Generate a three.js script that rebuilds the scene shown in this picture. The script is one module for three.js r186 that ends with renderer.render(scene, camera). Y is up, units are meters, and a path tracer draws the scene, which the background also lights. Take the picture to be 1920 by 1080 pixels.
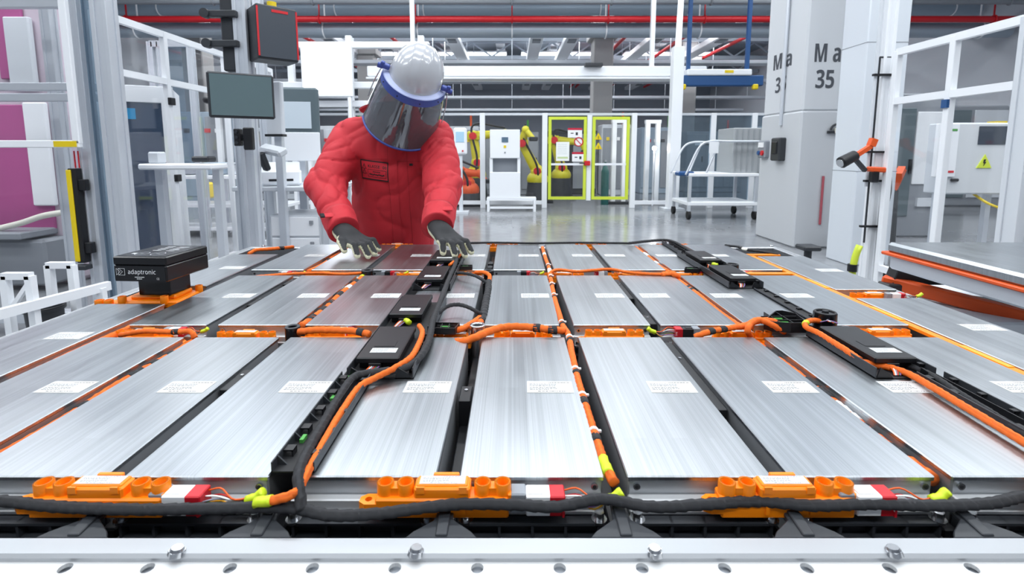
import * as THREE from 'three';
import { mergeGeometries, mergeVertices } from 'three/addons/utils/BufferGeometryUtils.js';
import { ImprovedNoise } from 'three/addons/math/ImprovedNoise.js';
import { RectAreaLightUniformsLib } from 'three/addons/lights/RectAreaLightUniformsLib.js';
import { FontLoader } from 'three/addons/loaders/FontLoader.js';
import { TextGeometry } from 'three/addons/geometries/TextGeometry.js';

// ---------- camera ----------
const scene = new THREE.Scene();
scene.background = new THREE.Color(0x20242a);
const camera = new THREE.PerspectiveCamera(2 * Math.atan(540 / 935) * 180 / Math.PI, 1920 / 1080, 0.05, 120);
camera.position.set(0, 1.20, 0);
camera.rotation.x = -Math.atan(115 / 935);
camera.setViewOffset(1920, 1080, 0, 140, 1920, 1080);     // a shifted lens, as in a cropped wide-angle picture
camera.focus = 1.15; camera.userData.fStop = 9;
const renderer = new THREE.WebGLRenderer({ antialias: true });
renderer.toneMapping = THREE.LinearToneMapping;
renderer.toneMappingExposure = 0.9;
renderer.shadowMap.enabled = true;

// ---------- hall lighting: rows of linear luminaires under the ceiling (x, y, z, length along x) ----------
RectAreaLightUniformsLib.init();
const LAMP_COLOR = new THREE.Color().setRGB(0.93, 0.97, 1.0), LAMP_POWER = 11.5, LAMP_WIDTH = 0.8;
const LAMPS = [];
for (const z of [2.2, -0.6, -3.4]) for (const x of [-7.2, -3.6, 0, 3.6, 7.2]) LAMPS.push([x, 6.3, z, 2.6]);
for (const x of [-7.2, -3.6, 0, 3.6, 7.2]) LAMPS.push([x, 6.3, -7.2, 3.2]);
for (const x of [-7, -2.4, 2.4, 7]) LAMPS.push([x, 6.3, -11.4, 2.6]);
for (const z of [-18.5, -22.5, -27]) for (const x of [-8, -2.6, 2.8, 8.2]) LAMPS.push([x, 6.3, z, 4.6]);

// ---------- helpers ----------
const PI = Math.PI, V = (x, y, z) => new THREE.Vector3(x, y, z);
const taken = new Map();
function numbered(n) { const k = taken.get(n) || 0; taken.set(n, k + 1); return k ? n + '_' + String(k).padStart(3, '0') : n; }
let seedState = 12345;
function rnd() { seedState = (seedState * 1664525 + 1013904223) >>> 0; return seedState / 4294967296; }
const noiseGen = new ImprovedNoise();
const noise = (x, y, z) => noiseGen.noise(x, y, z);

function strip(geo) {                                    // only position and normal, no index
  let g = geo.index ? geo.toNonIndexed() : geo.clone();
  for (const k of Object.keys(g.attributes)) if (k !== 'position' && k !== 'normal') g.deleteAttribute(k);
  g.groups = [];
  return g;
}
function metricUV(g) {                                   // uv in metres, along the two axes that a face lies in
  const p = g.attributes.position, n = g.attributes.normal, uv = new Float32Array(p.count * 2);
  for (let i = 0; i < p.count; i++) {
    const ax = Math.abs(n.getX(i)), ay = Math.abs(n.getY(i)), az = Math.abs(n.getZ(i));
    const x = p.getX(i), y = p.getY(i), z = p.getZ(i);
    if (ay >= ax && ay >= az) { uv[2 * i] = x; uv[2 * i + 1] = z; }
    else if (ax >= az) { uv[2 * i] = z; uv[2 * i + 1] = y; }
    else { uv[2 * i] = x; uv[2 * i + 1] = y; }
  }
  g.setAttribute('uv', new THREE.BufferAttribute(uv, 2));
  return g;
}
function chamferBox(w, h, d, c) {
  c = Math.min(c, w * 0.45, h * 0.45, d * 0.45);
  const H = [w / 2, h / 2, d / 2], pos = [], nor = [];
  const tri = (a, b, e, out) => {
    const n = V(...b).sub(V(...a)).cross(V(...e).sub(V(...a)));
    if (n.dot(out) < 0) [b, e] = [e, b];
    const u = out.clone().normalize();
    for (const q of [a, b, e]) { pos.push(...q); nor.push(u.x, u.y, u.z); }
  };
  const quad = (a, b, e, f, out) => { tri(a, b, e, out); tri(a, e, f, out); };
  const pt = (s, full) => [0, 1, 2].map((k) => s[k] * (k === full ? H[k] : H[k] - c));
  for (let k = 0; k < 3; k++) for (const s of [-1, 1]) {                     // six faces
    const a = (k + 1) % 3, b = (k + 2) % 3, q = [];
    for (const [sa, sb] of [[-1, -1], [1, -1], [1, 1], [-1, 1]]) { const t = []; t[k] = s; t[a] = sa; t[b] = sb; q.push(pt(t, k)); }
    const o = [0, 0, 0]; o[k] = s; quad(...q, V(...o));
  }
  for (let k = 0; k < 3; k++) for (const sa of [-1, 1]) for (const sb of [-1, 1]) {   // twelve edges
    const a = (k + 1) % 3, b = (k + 2) % 3, q = [];
    for (const [s, f] of [[-1, a], [1, a], [1, b], [-1, b]]) { const t = []; t[k] = s; t[a] = sa; t[b] = sb; q.push(pt(t, f)); }
    const o = [0, 0, 0]; o[a] = sa; o[b] = sb; quad(...q, V(...o));
  }
  for (const x of [-1, 1]) for (const y of [-1, 1]) for (const z of [-1, 1]) tri(pt([x, y, z], 0), pt([x, y, z], 1), pt([x, y, z], 2), V(x, y, z));
  const g = new THREE.BufferGeometry();
  g.setAttribute('position', new THREE.Float32BufferAttribute(pos, 3));
  g.setAttribute('normal', new THREE.Float32BufferAttribute(nor, 3));
  return g;
}
// A round tube through points; radius may be a function of (t, length so far).
function sweep(points, radius, { seg = 8, per = 0.012, closed = false, squash = 1 } = {}) {
  const curve = new THREE.CatmullRomCurve3(points.map((p) => V(...p)), closed, 'centripetal'), L = curve.getLength();
  const n = Math.max(2, Math.min(900, Math.round(L / per)));
  const fr = curve.computeFrenetFrames(n, closed), pos = [], nor = [], idx = [];
  let side = V(0, 1, 0);
  for (let i = 0; i <= n; i++) {
    const t = i / n, c = curve.getPointAt(t), tg = fr.tangents[i];
    let up = side.clone().sub(tg.clone().multiplyScalar(side.dot(tg)));     // carried along: no twist
    if (up.lengthSq() < 1e-6) up = fr.normals[i].clone();
    up.normalize(); side = up;
    const bi = tg.clone().cross(up);
    for (let k = 0; k < seg; k++) {
      const a = k / seg * 2 * PI, r = typeof radius === 'function' ? radius(t, t * L, a) : radius;
      const d = up.clone().multiplyScalar(Math.sin(a) * squash).add(bi.clone().multiplyScalar(Math.cos(a)));
      pos.push(c.x + d.x * r, c.y + d.y * r, c.z + d.z * r);
      d.normalize(); nor.push(d.x, d.y, d.z);
    }
  }
  for (let i = 0; i < n; i++) for (let k = 0; k < seg; k++) {
    const a = i * seg + k, b = i * seg + (k + 1) % seg, c2 = a + seg, d2 = b + seg;
    idx.push(a, b, c2, b, d2, c2);
  }
  for (const [base, s] of [[0, 1], [n * seg, -1]]) if (!closed) for (let k = 1; k < seg - 1; k++) idx.push(...(s > 0 ? [base, base + k + 1, base + k] : [base, base + k, base + k + 1]));
  const g = new THREE.BufferGeometry();
  g.setAttribute('position', new THREE.Float32BufferAttribute(pos, 3));
  g.setAttribute('normal', new THREE.Float32BufferAttribute(nor, 3));
  g.setIndex(idx);
  g.computeVertexNormals();
  return g;
}
const wrap = (r, k = 0.06, f = 60) => (t, s, a) => r * (1 + k * noise(s * f, a * 0.5, r * 1000) + 0.2 * (((s / (r * 2.3) + a / (2 * PI) + 0.35 * noise(s * 40, 3.1, r * 700)) % 1 + 1) % 1 - 0.5));   // cloth tape wound round a cable
class Build {
  constructor() { this.g = []; }
  add(geo, { at, rot, scale } = {}) {
    const g = strip(geo);
    if (scale) g.scale(...scale);
    if (rot) g.applyMatrix4(new THREE.Matrix4().makeRotationFromEuler(new THREE.Euler(...rot)));
    if (at) g.translate(...at);
    this.g.push(g);
    return this;
  }
  box(x, y, z, w, h, d, c = 0, rot) { return this.add(c ? chamferBox(w, h, d, c) : new THREE.BoxGeometry(w, h, d), { at: [x, y, z], rot }); }
  bar(a, b, w, h = w, c = 0) {                            // a square bar from a to b
    const A = V(...a), B = V(...b), d = B.clone().sub(A), L = d.length(), m = new THREE.Matrix4().lookAt(V(0, 0, 0), d, Math.abs(d.y) > 0.99 * L ? V(0, 0, 1) : V(0, 1, 0));
    const g = strip(c ? chamferBox(w, h, L, c) : new THREE.BoxGeometry(w, h, L)); g.applyMatrix4(m);
    g.translate((A.x + B.x) / 2, (A.y + B.y) / 2, (A.z + B.z) / 2); this.g.push(g);
    return this;
  }
  rod(a, b, r, r2 = r, seg = 12) {
    const A = V(...a), B = V(...b), d = B.clone().sub(A), L = d.length();
    const g = strip(new THREE.CylinderGeometry(r2, r, L, seg)); g.applyMatrix4(new THREE.Matrix4().makeRotationFromQuaternion(new THREE.Quaternion().setFromUnitVectors(V(0, 1, 0), d.normalize())));
    g.translate((A.x + B.x) / 2, (A.y + B.y) / 2, (A.z + B.z) / 2); this.g.push(g);
    return this;
  }
  tube(points, r, o) { return this.add(sweep(points, r, o)); }
  ball(x, y, z, r, sx = 1, sy = 1, sz = 1) { return this.add(new THREE.SphereGeometry(r, 16, 10), { scale: [sx, sy, sz], at: [x, y, z] }); }
  ring(x, y, z, ro, ri, h, seg = 14) {                    // an upright tube with a hole
    return this.add(new THREE.LatheGeometry([[ri, 0], [ro, 0], [ro, h], [ri, h], [ri, 0]].map((q) => new THREE.Vector2(...q)), seg).toNonIndexed(), { at: [x, y, z] });
  }
  shape(pts, depth, { at, rot, holes = [], bevel = 0 } = {}) {
    const s = new THREE.Shape(pts.map((q) => new THREE.Vector2(...q)));
    for (const h of holes) s.holes.push(new THREE.Path(h.map((q) => new THREE.Vector2(...q))));
    return this.add(new THREE.ExtrudeGeometry(s, { depth, bevelEnabled: bevel > 0, bevelSize: bevel, bevelThickness: bevel, bevelSegments: 1, curveSegments: 6 }), { at, rot });
  }
  geo() { return metricUV(mergeGeometries(this.g)); }
  build(name, mat, parent) { return mesh(name, this.geo(), mat, parent); }
}
const bld = () => new Build();
function mesh(name, geo, mat, parent) {
  const m = new THREE.Mesh(geo, mat);
  m.name = parent && parent !== scene ? name : numbered(name);
  m.castShadow = m.receiveShadow = true;
  (parent || scene).add(m);
  return m;
}
function thing(name, label, category, { at = [0, 0, 0], turn = 0, group } = {}) {
  const o = new THREE.Group(); o.name = numbered(name); o.position.set(...at); o.rotation.y = turn; scene.add(o);
  return tag(o, label, category, group);
}
function tag(o, label, category, group) { o.userData = { label, category }; if (group) o.userData.group = group; return o; }
function struct(name, b, mat, label) { const m = b.build(name, mat, scene); m.userData = { kind: 'structure', label, category: 'building' }; return m; }
function copyOf(o, at, label, turn) {
  const c = o.clone(); c.name = numbered(o.name.replace(/_\d{3}$/, '')); c.userData = { ...o.userData };
  if (label) c.userData.label = label; if (at) c.position.set(...at); if (turn !== undefined) c.rotation.y = turn;
  scene.add(c); return c;
}
function dataTex(w, h, fn, srgb = false) {
  const d = new Uint8Array(w * h * 4);
  for (let y = 0; y < h; y++) for (let x = 0; x < w; x++) {
    const v = fn(x / w, y / h, x, y), o = (y * w + x) * 4;
    for (let k = 0; k < 3; k++) d[o + k] = Math.max(0, Math.min(255, (Array.isArray(v) ? v[k] : v) * 255));
    d[o + 3] = 255;
  }
  const t = new THREE.DataTexture(d, w, h); t.wrapS = t.wrapT = THREE.RepeatWrapping; t.magFilter = THREE.LinearFilter; t.minFilter = THREE.LinearMipmapLinearFilter; t.generateMipmaps = true;
  if (srgb) t.colorSpace = THREE.SRGBColorSpace; t.needsUpdate = true; return t;
}
function canvasTex(w, h, draw) {
  const c = document.createElement('canvas'); c.width = w; c.height = h; draw(c.getContext('2d'), w, h);
  const t = new THREE.CanvasTexture(c); t.colorSpace = THREE.SRGBColorSpace; return t;
}
const at2 = (t, rx, ry, ox = 0, oy = 0) => { const c = t.clone(); c.repeat.set(rx, ry); c.offset.set(ox, oy); c.needsUpdate = true; return c; };
const std = (color, roughness = 0.5, metalness = 0, more = {}) => new THREE.MeshStandardMaterial({ color, roughness, metalness, ...more });
const phys = (color, roughness = 0.5, metalness = 0, more = {}) => new THREE.MeshPhysicalMaterial({ color, roughness, metalness, ...more });

// Mesh of the zero level of a distance field (surface nets).
function surfaceNets(f, min, max, cell) {
  const n = [0, 1, 2].map((k) => Math.ceil((max[k] - min[k]) / cell) + 1), [nx, ny, nz] = n, val = new Float32Array(nx * ny * nz);
  for (let z = 0, i = 0; z < nz; z++) for (let y = 0; y < ny; y++) for (let x = 0; x < nx; x++, i++) val[i] = f(min[0] + x * cell, min[1] + y * cell, min[2] + z * cell);
  const vid = new Int32Array(nx * ny * nz).fill(-1), pos = [], idx = [], S = [1, nx, nx * ny];
  const corner = []; for (let k = 0; k < 8; k++) corner.push([k & 1, (k >> 1) & 1, (k >> 2) & 1]);
  for (let z = 0; z < nz - 1; z++) for (let y = 0; y < ny - 1; y++) for (let x = 0; x < nx - 1; x++) {
    const b = x + y * nx + z * S[2]; let mask = 0;
    for (let k = 0; k < 8; k++) if (val[b + corner[k][0] + corner[k][1] * nx + corner[k][2] * S[2]] < 0) mask |= 1 << k;
    if (mask === 0 || mask === 255) continue;
    let c = 0, px = 0, py = 0, pz = 0;
    for (let k = 0; k < 8; k++) for (let a = 0; a < 3; a++) if (!(k >> a & 1)) {
      const j = k | (1 << a); if ((mask >> k & 1) === (mask >> j & 1)) continue;
      const vk = val[b + corner[k][0] + corner[k][1] * nx + corner[k][2] * S[2]], vj = val[b + corner[j][0] + corner[j][1] * nx + corner[j][2] * S[2]], t = vk / (vk - vj);
      px += corner[k][0] + (a === 0 ? t : 0); py += corner[k][1] + (a === 1 ? t : 0); pz += corner[k][2] + (a === 2 ? t : 0); c++;
    }
    vid[b] = pos.length / 3;
    pos.push(min[0] + (x + px / c) * cell, min[1] + (y + py / c) * cell, min[2] + (z + pz / c) * cell);
  }
  for (let z = 1; z < nz - 1; z++) for (let y = 1; y < ny - 1; y++) for (let x = 1; x < nx - 1; x++) {
    const b = x + y * nx + z * S[2];
    for (let a = 0; a < 3; a++) {
      const v0 = val[b] < 0, v1 = val[b + S[a]] < 0; if (v0 === v1) continue;
      const u = S[(a + 1) % 3], w = S[(a + 2) % 3], q = [vid[b], vid[b - u], vid[b - u - w], vid[b - w]];
      if (v0) idx.push(q[0], q[1], q[2], q[0], q[2], q[3]); else idx.push(q[0], q[2], q[1], q[0], q[3], q[2]);
    }
  }
  const g = new THREE.BufferGeometry();
  g.setAttribute('position', new THREE.Float32BufferAttribute(pos, 3)); g.setIndex(idx); g.computeVertexNormals();
  return g;
}
function smin(a, b, k) { const h = Math.max(k - Math.abs(a - b), 0) / k; return Math.min(a, b) - h * h * k * 0.25; }
function capsule(p, a, b, ra, rb) {
  const bx = b[0] - a[0], by = b[1] - a[1], bz = b[2] - a[2], px = p[0] - a[0], py = p[1] - a[1], pz = p[2] - a[2];
  const t = Math.max(0, Math.min(1, (px * bx + py * by + pz * bz) / (bx * bx + by * by + bz * bz)));
  return Math.hypot(px - bx * t, py - by * t, pz - bz * t) - (ra + (rb - ra) * t);
}

// ---------- materials ----------
// brushed aluminium: fine lines along the length of a sheet, with soft blotches of wear
const line1 = Array.from({ length: 1024 }, () => rnd()), line2 = Array.from({ length: 256 }, () => rnd()), line3 = Array.from({ length: 64 }, () => rnd());
const lines = (u, v) => {
  const w = u + 0.0008 * noise(v * 2, u * 3, 1.5);
  const s = (a, k) => { const x = ((w * k) % k + k) % k, i = Math.floor(x), f = x - i; return a[i % k] * (1 - f) + a[(i + 1) % k] * f; };
  const br = 0.5 + 0.3 * noise(u * 40, v * 2.5, 7.7);
  return 0.35 * s(line1, 1024) * (0.5 + br) + 0.35 * s(line2, 256) * (0.8 + 0.35 * noise(u * 16, v * 2, 2.2)) + 0.3 * s(line3, 64);
};
const brushedColor = dataTex(1024, 512, (u, v) => { const n = lines(u, v), b = noise(u * 4, v * 3, 9.1); const g = 0.86 + 0.20 * (n - 0.5) + 0.02 * b; return [g * 0.985, g * 0.995, g]; }, true);
const brushedRough = dataTex(1024, 512, (u, v) => { const n = lines(u, v), b = noise(u * 3, v * 2, 3.3) + 0.6 * noise(u * 9, v * 6, 4.3); return 0.34 + 0.10 * (n - 0.5) + 0.045 * b; });
const brushedBump = dataTex(1024, 512, (u, v) => lines(u, v));
const brushed = (ox, oy, tone = 0xffffff) => phys(tone, 1, 1, { map: at2(brushedColor, 4.7, 1.6, ox, oy), roughnessMap: at2(brushedRough, 4.7, 1.6, ox, oy), bumpMap: at2(brushedBump, 4.7, 1.6, ox, oy), bumpScale: 0.000012 });
const clothBump = dataTex(256, 256, (u, v) => 0.5 + 0.25 * Math.sin(u * 2 * PI * 32 + v * 2 * PI * 32) + 0.25 * Math.sin(u * 2 * PI * 32 - v * 2 * PI * 32));
const M = {
  cover: [brushed(0, 0, 0xd9dce0), brushed(0.37, 0.41, 0xd5d9dd), brushed(0.71, 0.23, 0xd3d7dc), brushed(0.13, 0.77, 0xd7dade)],
  body: std(0xb4b7bb, 0.42, 0.75), endPlate: std(0xc9cbcd, 0.45, 0.55), rail: phys(0xb2b5b9, 0.45, 1, { bumpMap: at2(brushedBump, 1.2, 9, 0.2, 0.3), bumpScale: 0.00005 }), flange: std(0xd2d3d4, 0.5, 0.4), steel: std(0xc6c8cb, 0.25, 1),
  black: std(0x15161a, 0.42), blackMatte: std(0x111216, 0.6), blackGloss: std(0x121317, 0.22), darkGrey: std(0x2e3136, 0.45), tape: std(0x2b2c30, 0.7, 0, { bumpMap: at2(clothBump, 40, 40), bumpScale: 0.0003 }),
  orange: std(0xff8a0a, 0.36), cable: std(0xfa700a, 0.6, 0, { bumpMap: at2(clothBump, 40, 40), bumpScale: 0.0003 }), red: std(0xc01020, 0.4), white: std(0xf2f3f4, 0.5), ivory: std(0xe6e4d8, 0.5), lime: std(0xc8de22, 0.5), green: std(0x4a9a44, 0.5),
  wire: [0xe05a10, 0xf2f2f0, 0x8a8c98, 0xc01c1c, 0x2c6a38, 0x8a5aa0, 0xf0b020].map((c) => std(c, 0.45)),
  alu: std(0xd4d9e0, 0.4, 0.45), whitePaint: std(0xeff2f6, 0.42), lightGrey: std(0xd2d7dd, 0.5), midGrey: std(0x8b9097, 0.5), slate: std(0x5c6a70, 0.35), concrete: std(0xa7a6a6, 0.8), steelBlue: std(0x9fb0bf, 0.45, 0.2), duct: std(0xaab6c2, 0.4, 0.5),
  redPaint: std(0xcf1a26, 0.45), yellow: std(0xe6c916, 0.45), robotYellow: std(0xd8cf2a, 0.4), neon: std(0xd3e344, 0.45), robotOrange: std(0xe2571c, 0.45), blue: std(0x1f4f86, 0.45), magenta: std(0xb0528c, 0.55),
  glass: phys(0xffffff, 0.03, 0, { transmission: 1, ior: 1.35, thickness: 0 }), smokeGlass: phys(0xc9d6df, 0.06, 0, { transmission: 0.92, thickness: 0 }), rubber: std(0x191a1d, 0.8),
  screen: std(0x5f7276, 0.16), ceilingDark: std(0x98a1ac, 0.7), girder: std(0xa9b3bf, 0.5),
};

// ---------- the hall ----------
const floorTex = dataTex(512, 512, (u, v) => { const g = 0.55 + 0.05 * noise(u * 6, v * 6, 0.3) + 0.03 * noise(u * 40, v * 40, 1.3); return [g * 0.97, g * 0.99, g * 1.02]; }, true);
struct('floor', bld().box(0, -0.1, -13.5, 28.4, 0.2, 45), std(0xffffff, 0.16, 0, { map: at2(floorTex, 0.2, 0.2) }), 'polished grey concrete floor of the factory hall');
struct('ceiling', bld().box(0, 7.1, -13.5, 28.4, 0.2, 45), M.ceilingDark, 'grey ceiling high above the factory hall');
struct('wall_left', bld().box(-14.1, 3.5, -13.5, 0.2, 7, 45), std(0xc9ced6, 0.7), 'pale long side wall of the hall');
struct('wall_right', bld().box(14.1, 3.5, -13.5, 0.2, 7, 45), std(0xc9ced6, 0.7), 'pale long side wall of the hall beside the grey pillar');
struct('wall_back', bld().box(0, 3.5, -36.1, 28.4, 7, 0.2), std(0x9aa2ad, 0.7), 'grey far end wall of the hall');
struct('wall_front', bld().box(0, 3.5, 9.1, 28.4, 7, 0.2), std(0xc9ced6, 0.7), 'pale near end wall of the hall');

// luminaires: housing, glowing diffuser, two hangers; an area light of the diffuser's size just below it
const lampGlow = std(0xffffff, 0.4, 0, { emissive: LAMP_COLOR, emissiveIntensity: 5 });
for (const [x, y, z, L] of LAMPS) {
  const t = thing('linear_luminaire', z < -16 ? 'long white linear luminaire hanging under the far ceiling' : 'white linear luminaire hanging high above the assembly area', 'ceiling light', { at: [x, y, z], group: z < -16 ? 'luminaires in the far hall' : 'luminaires above the assembly area' });
  bld().box(0, 0.05, 0, L + 0.06, 0.08, LAMP_WIDTH + 0.05, 0.01).build('housing', M.whitePaint, t);
  bld().box(0, 0.004, 0, L, 0.012, LAMP_WIDTH).build('diffuser', lampGlow, t);
  for (const s of [-1, 1]) bld().rod([s * L * 0.4, 0.09, 0], [s * L * 0.4, 0.72, 0], 0.008, 0.008, 6).build('hanger', M.alu, t);
  const l = new THREE.RectAreaLight(LAMP_COLOR, LAMP_POWER, L, LAMP_WIDTH); l.name = 'lamp'; l.position.set(0, -0.012, 0); l.rotation.x = -PI / 2; l.castShadow = true; t.add(l);
}

// roof steel, ducts and pipes
{
  for (const z of [-17, -21, -25, -29, -33]) {
    const t = thing('roof_truss', 'light grey steel roof truss spanning the hall with zigzag web', 'truss', { at: [0, 0, z], group: 'roof trusses across the hall' });
    bld().bar([-13.9, 6.52, 0], [13.9, 6.52, 0], 0.16, 0.16).build('top_chord', M.girder, t);
    bld().bar([-13.9, 5.75, 0], [13.9, 5.75, 0], 0.16, 0.16).build('bottom_chord', M.girder, t);
    for (let k = -14; k < 14; k++) bld().bar([k * 0.98, k % 2 ? 5.8 : 6.46, 0], [(k + 1) * 0.98, k % 2 ? 6.46 : 5.8, 0], 0.07, 0.07).build('web_bar', M.girder, t);
  }
  for (const x of [-9.5, -6.2, -3.4, -0.6, 2.2, 5.0, 7.6, 10.4]) tag(bld().bar([x, 6.78, -14.5], [x, 6.78, -35.8], 0.45, 0.3).build('roof_girder', M.whitePaint), 'pale steel girder running lengthwise under the roof', 'girder', 'lengthwise roof girders');
  for (const [x, y] of [[-8, 5.6], [-4.6, 5.55], [3.9, 5.5], [4.25, 5.5], [6.4, 5.45], [8.8, 5.5]]) {
    const t = thing('sprinkler_pipe', 'red sprinkler pipe running lengthwise under the roof', 'pipe', { group: 'lengthwise red pipes' });
    bld().rod([x, y, -15.9], [x, y, -34], 0.07).build('pipe', M.redPaint, t);
    for (const z of [-18, -23, -28, -33]) bld().ring(x, y - 0.02, z, 0.095, 0.06, 0.05).build('coupling', M.redPaint, t);
  }
  const cross = (name, label, cat, u0, u1, y, z, r, mat, hang) => {
    const t = thing(name, label, cat);
    bld().rod([u0, y, z], [u1, y, z], r, r, 16).build('pipe', mat, t);
    for (let x = u0 + 0.8; x < u1; x += 2.6) { bld().bar([x, y, z], [x, 6.95, z], 0.03).build('hanger', hang, t); bld().add(new THREE.TorusGeometry(r + 0.015, 0.02, 6, 16), { rot: [0, PI / 2, 0], at: [x, y, z] }).build('clamp', hang, t); }
  };
  cross('sprinkler_main', 'red sprinkler main pipe crossing the whole hall below the ducts', 'pipe', -13.8, 13.8, 4.758, -14, 0.085, M.redPaint, M.redPaint);
  cross('ventilation_duct', 'round silver ventilation duct crossing the hall just under the red main', 'duct', -13.8, 13.8, 4.5598, -14.4, 0.2, M.duct, M.whitePaint);
  cross('ventilation_duct', 'thick blue-grey ventilation duct crossing the hall above the red main', 'duct', -13.8, 13.8, 5.4175, -15.4, 0.2, M.steelBlue, M.whitePaint);
  cross('cable_conduit', 'thin dark conduit crossing the hall at the very top', 'conduit', -13.8, 13.8, 5.0982, -13.6, 0.07, M.midGrey, M.midGrey);
  // cable trays at several depths
  for (const [z, y, w] of [[-16, 4.9, 0.5], [-19.5, 4.5, 0.6], [-23, 4.3, 0.7], [-26, 3.9, 0.6], [-30, 3.6, 0.8]]) {
    const t = thing('cable_tray', 'grey perforated cable tray hanging across the far hall', 'cable tray', { group: 'cable trays across the hall' });
    bld().box(0, y, z, 27, 0.02, w).box(0, y + 0.06, z + w / 2, 27, 0.12, 0.02).box(0, y + 0.06, z - w / 2, 27, 0.12, 0.02).build('tray', M.alu, t);
    for (let x = -12; x <= 12; x += 3) bld().bar([x, y, z], [x, 6.95, z], 0.03).build('hanger', M.alu, t);
    for (let k = 0; k < 4; k++) bld().tube([[-13, y + 0.03, z - 0.15 + k * 0.1], [-4, y + 0.04, z - 0.12 + k * 0.1], [4, y + 0.03, z - 0.15 + k * 0.1], [13, y + 0.03, z - 0.13 + k * 0.1]], 0.022, { seg: 6, per: 1 }).build('power_cable', M.darkGrey, t);
  }
  for (const [x, y] of [[-6.7, 5.38], [-2.2, 5.38], [0.9, 5.38], [2.2, 5.38], [5.3, 5.38], [7.7, 5.38]]) {
    const t = thing('supply_duct', 'white rectangular supply duct running lengthwise under the far roof', 'duct', { group: 'lengthwise white supply ducts' });
    bld().box(x, y, -25, 0.5, 0.22, 17.6, 0.02).build('duct', M.whitePaint, t);
    for (const z of [-18, -22, -26, -30]) { bld().box(x, y - 0.13, z - 1, 0.3, 0.04, 0.5).build('outlet', M.midGrey, t); for (const s of [-0.27, 0.27]) bld().bar([x + s, y, z], [x + s, 6.6, z], 0.02).build('hanger', M.alu, t); }
  }
  // crane bridge: white beam with a light strip, blue trolley beam
  const c = thing('crane_bridge', 'wide white crane bridge beam spanning behind the fence line', 'crane');
  bld().box(0.6, 3.1378, -12.5, 8.2, 0.24, 0.3, 0.02).build('beam', M.whitePaint, c);
  bld().box(0.6, 2.9601, -12.45, 8.2, 0.05, 0.42, 0.01).build('bottom_flange', M.whitePaint, c);
  bld().box(1.95, 3.2644, -12.3, 0.42, 0.08, 0.25, 0.01).build('trolley', M.darkGrey, c);
  for (const x of [-2.4, 3.4]) bld().bar([x, 3.2264, -12.5], [x, 6.95, -12.5], 0.1).build('hanger', M.whitePaint, c);
  const b = thing('crane_girder', 'blue crane girder with yellow buffers beside the white column', 'crane');
  bld().box(4.9088, 2.853, -12, 1.9, 0.24, 0.22, 0.02).build('girder', M.blue, b);
  for (const u of [3.9852, 5.6645]) bld().box(u, 2.7062, -11.9, 0.12, 0.12, 0.12, 0.02).build('buffer', M.yellow, b);
  bld().box(4.8125, 3.0359, -12, 1.5, 0.14, 0.3, 0.02).build('hoist', M.whitePaint, b);
  bld().box(5.0238, 3.0481, -11.845, 0.2, 0.06, 0.01).build('rating_plate', M.yellow, b);
  for (const u of [4.1208, 5.4945]) bld().bar([u, 2.9994, -12], [u, 6.95, -12], 0.08).build('hanger', M.blue, b);
  // green escape sign, far concrete columns
  const e = thing('escape_sign', 'small green lit escape sign hanging at the far ceiling', 'sign');
  bld().box(0.4482, 6.1646, -17.5, 0.5, 0.2, 0.06).build('panel', std(0x1c8a48, 0.4, 0, { emissive: 0x2fae62, emissiveIntensity: 0.6 }), e);
  bld().box(0.4482, 6.1646, -17.465, 0.22, 0.09, 0.005).build('arrow_field', M.white, e);
  bld().rod([0.4482, 6.1646, -17.5], [0.4482, 6.95, -17.5], 0.01).build('hanger', M.alu, e);
  for (const [x, z, w, l] of [[3.323, -19, 0.72, 'square concrete column rising behind the yellow framed gate'], [-6.2, -22, 0.7, 'square concrete column far behind the monitors'], [8.2, -24, 0.7, 'square concrete column far behind the grey pillar'], [-11, -18, 0.7, 'square concrete column by the long side wall']]) {
    const t = thing('concrete_column', l, 'column', { at: [x, 0, z] });
    bld().box(0, 3.5, 0, w, 7, w, 0.03).build('shaft', M.concrete, t);
    bld().box(0, 5.4, 0, w + 0.3, 0.25, w + 0.3, 0.02).build('corbel', M.concrete, t);
  }
}

// ---------- the battery pack ----------
const TOP = 0.82;                                   // height of the module covers
const COL = [-0.849, -0.6525, -0.4585, -0.2605, -0.062, 0.136, 0.329, 0.520, 0.709], ROW = [0.5465, 1.0665, 1.587];   // left edges, and distances of the front edges
const MW = 0.171, ML = 0.446, EDGE = { l: -1.145, r: 1.158, f: 0.44, b: 2.14 };
const gapX = (g) => (COL[g - 1] + MW + COL[g]) / 2;  // the gap to the left of column g

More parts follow.
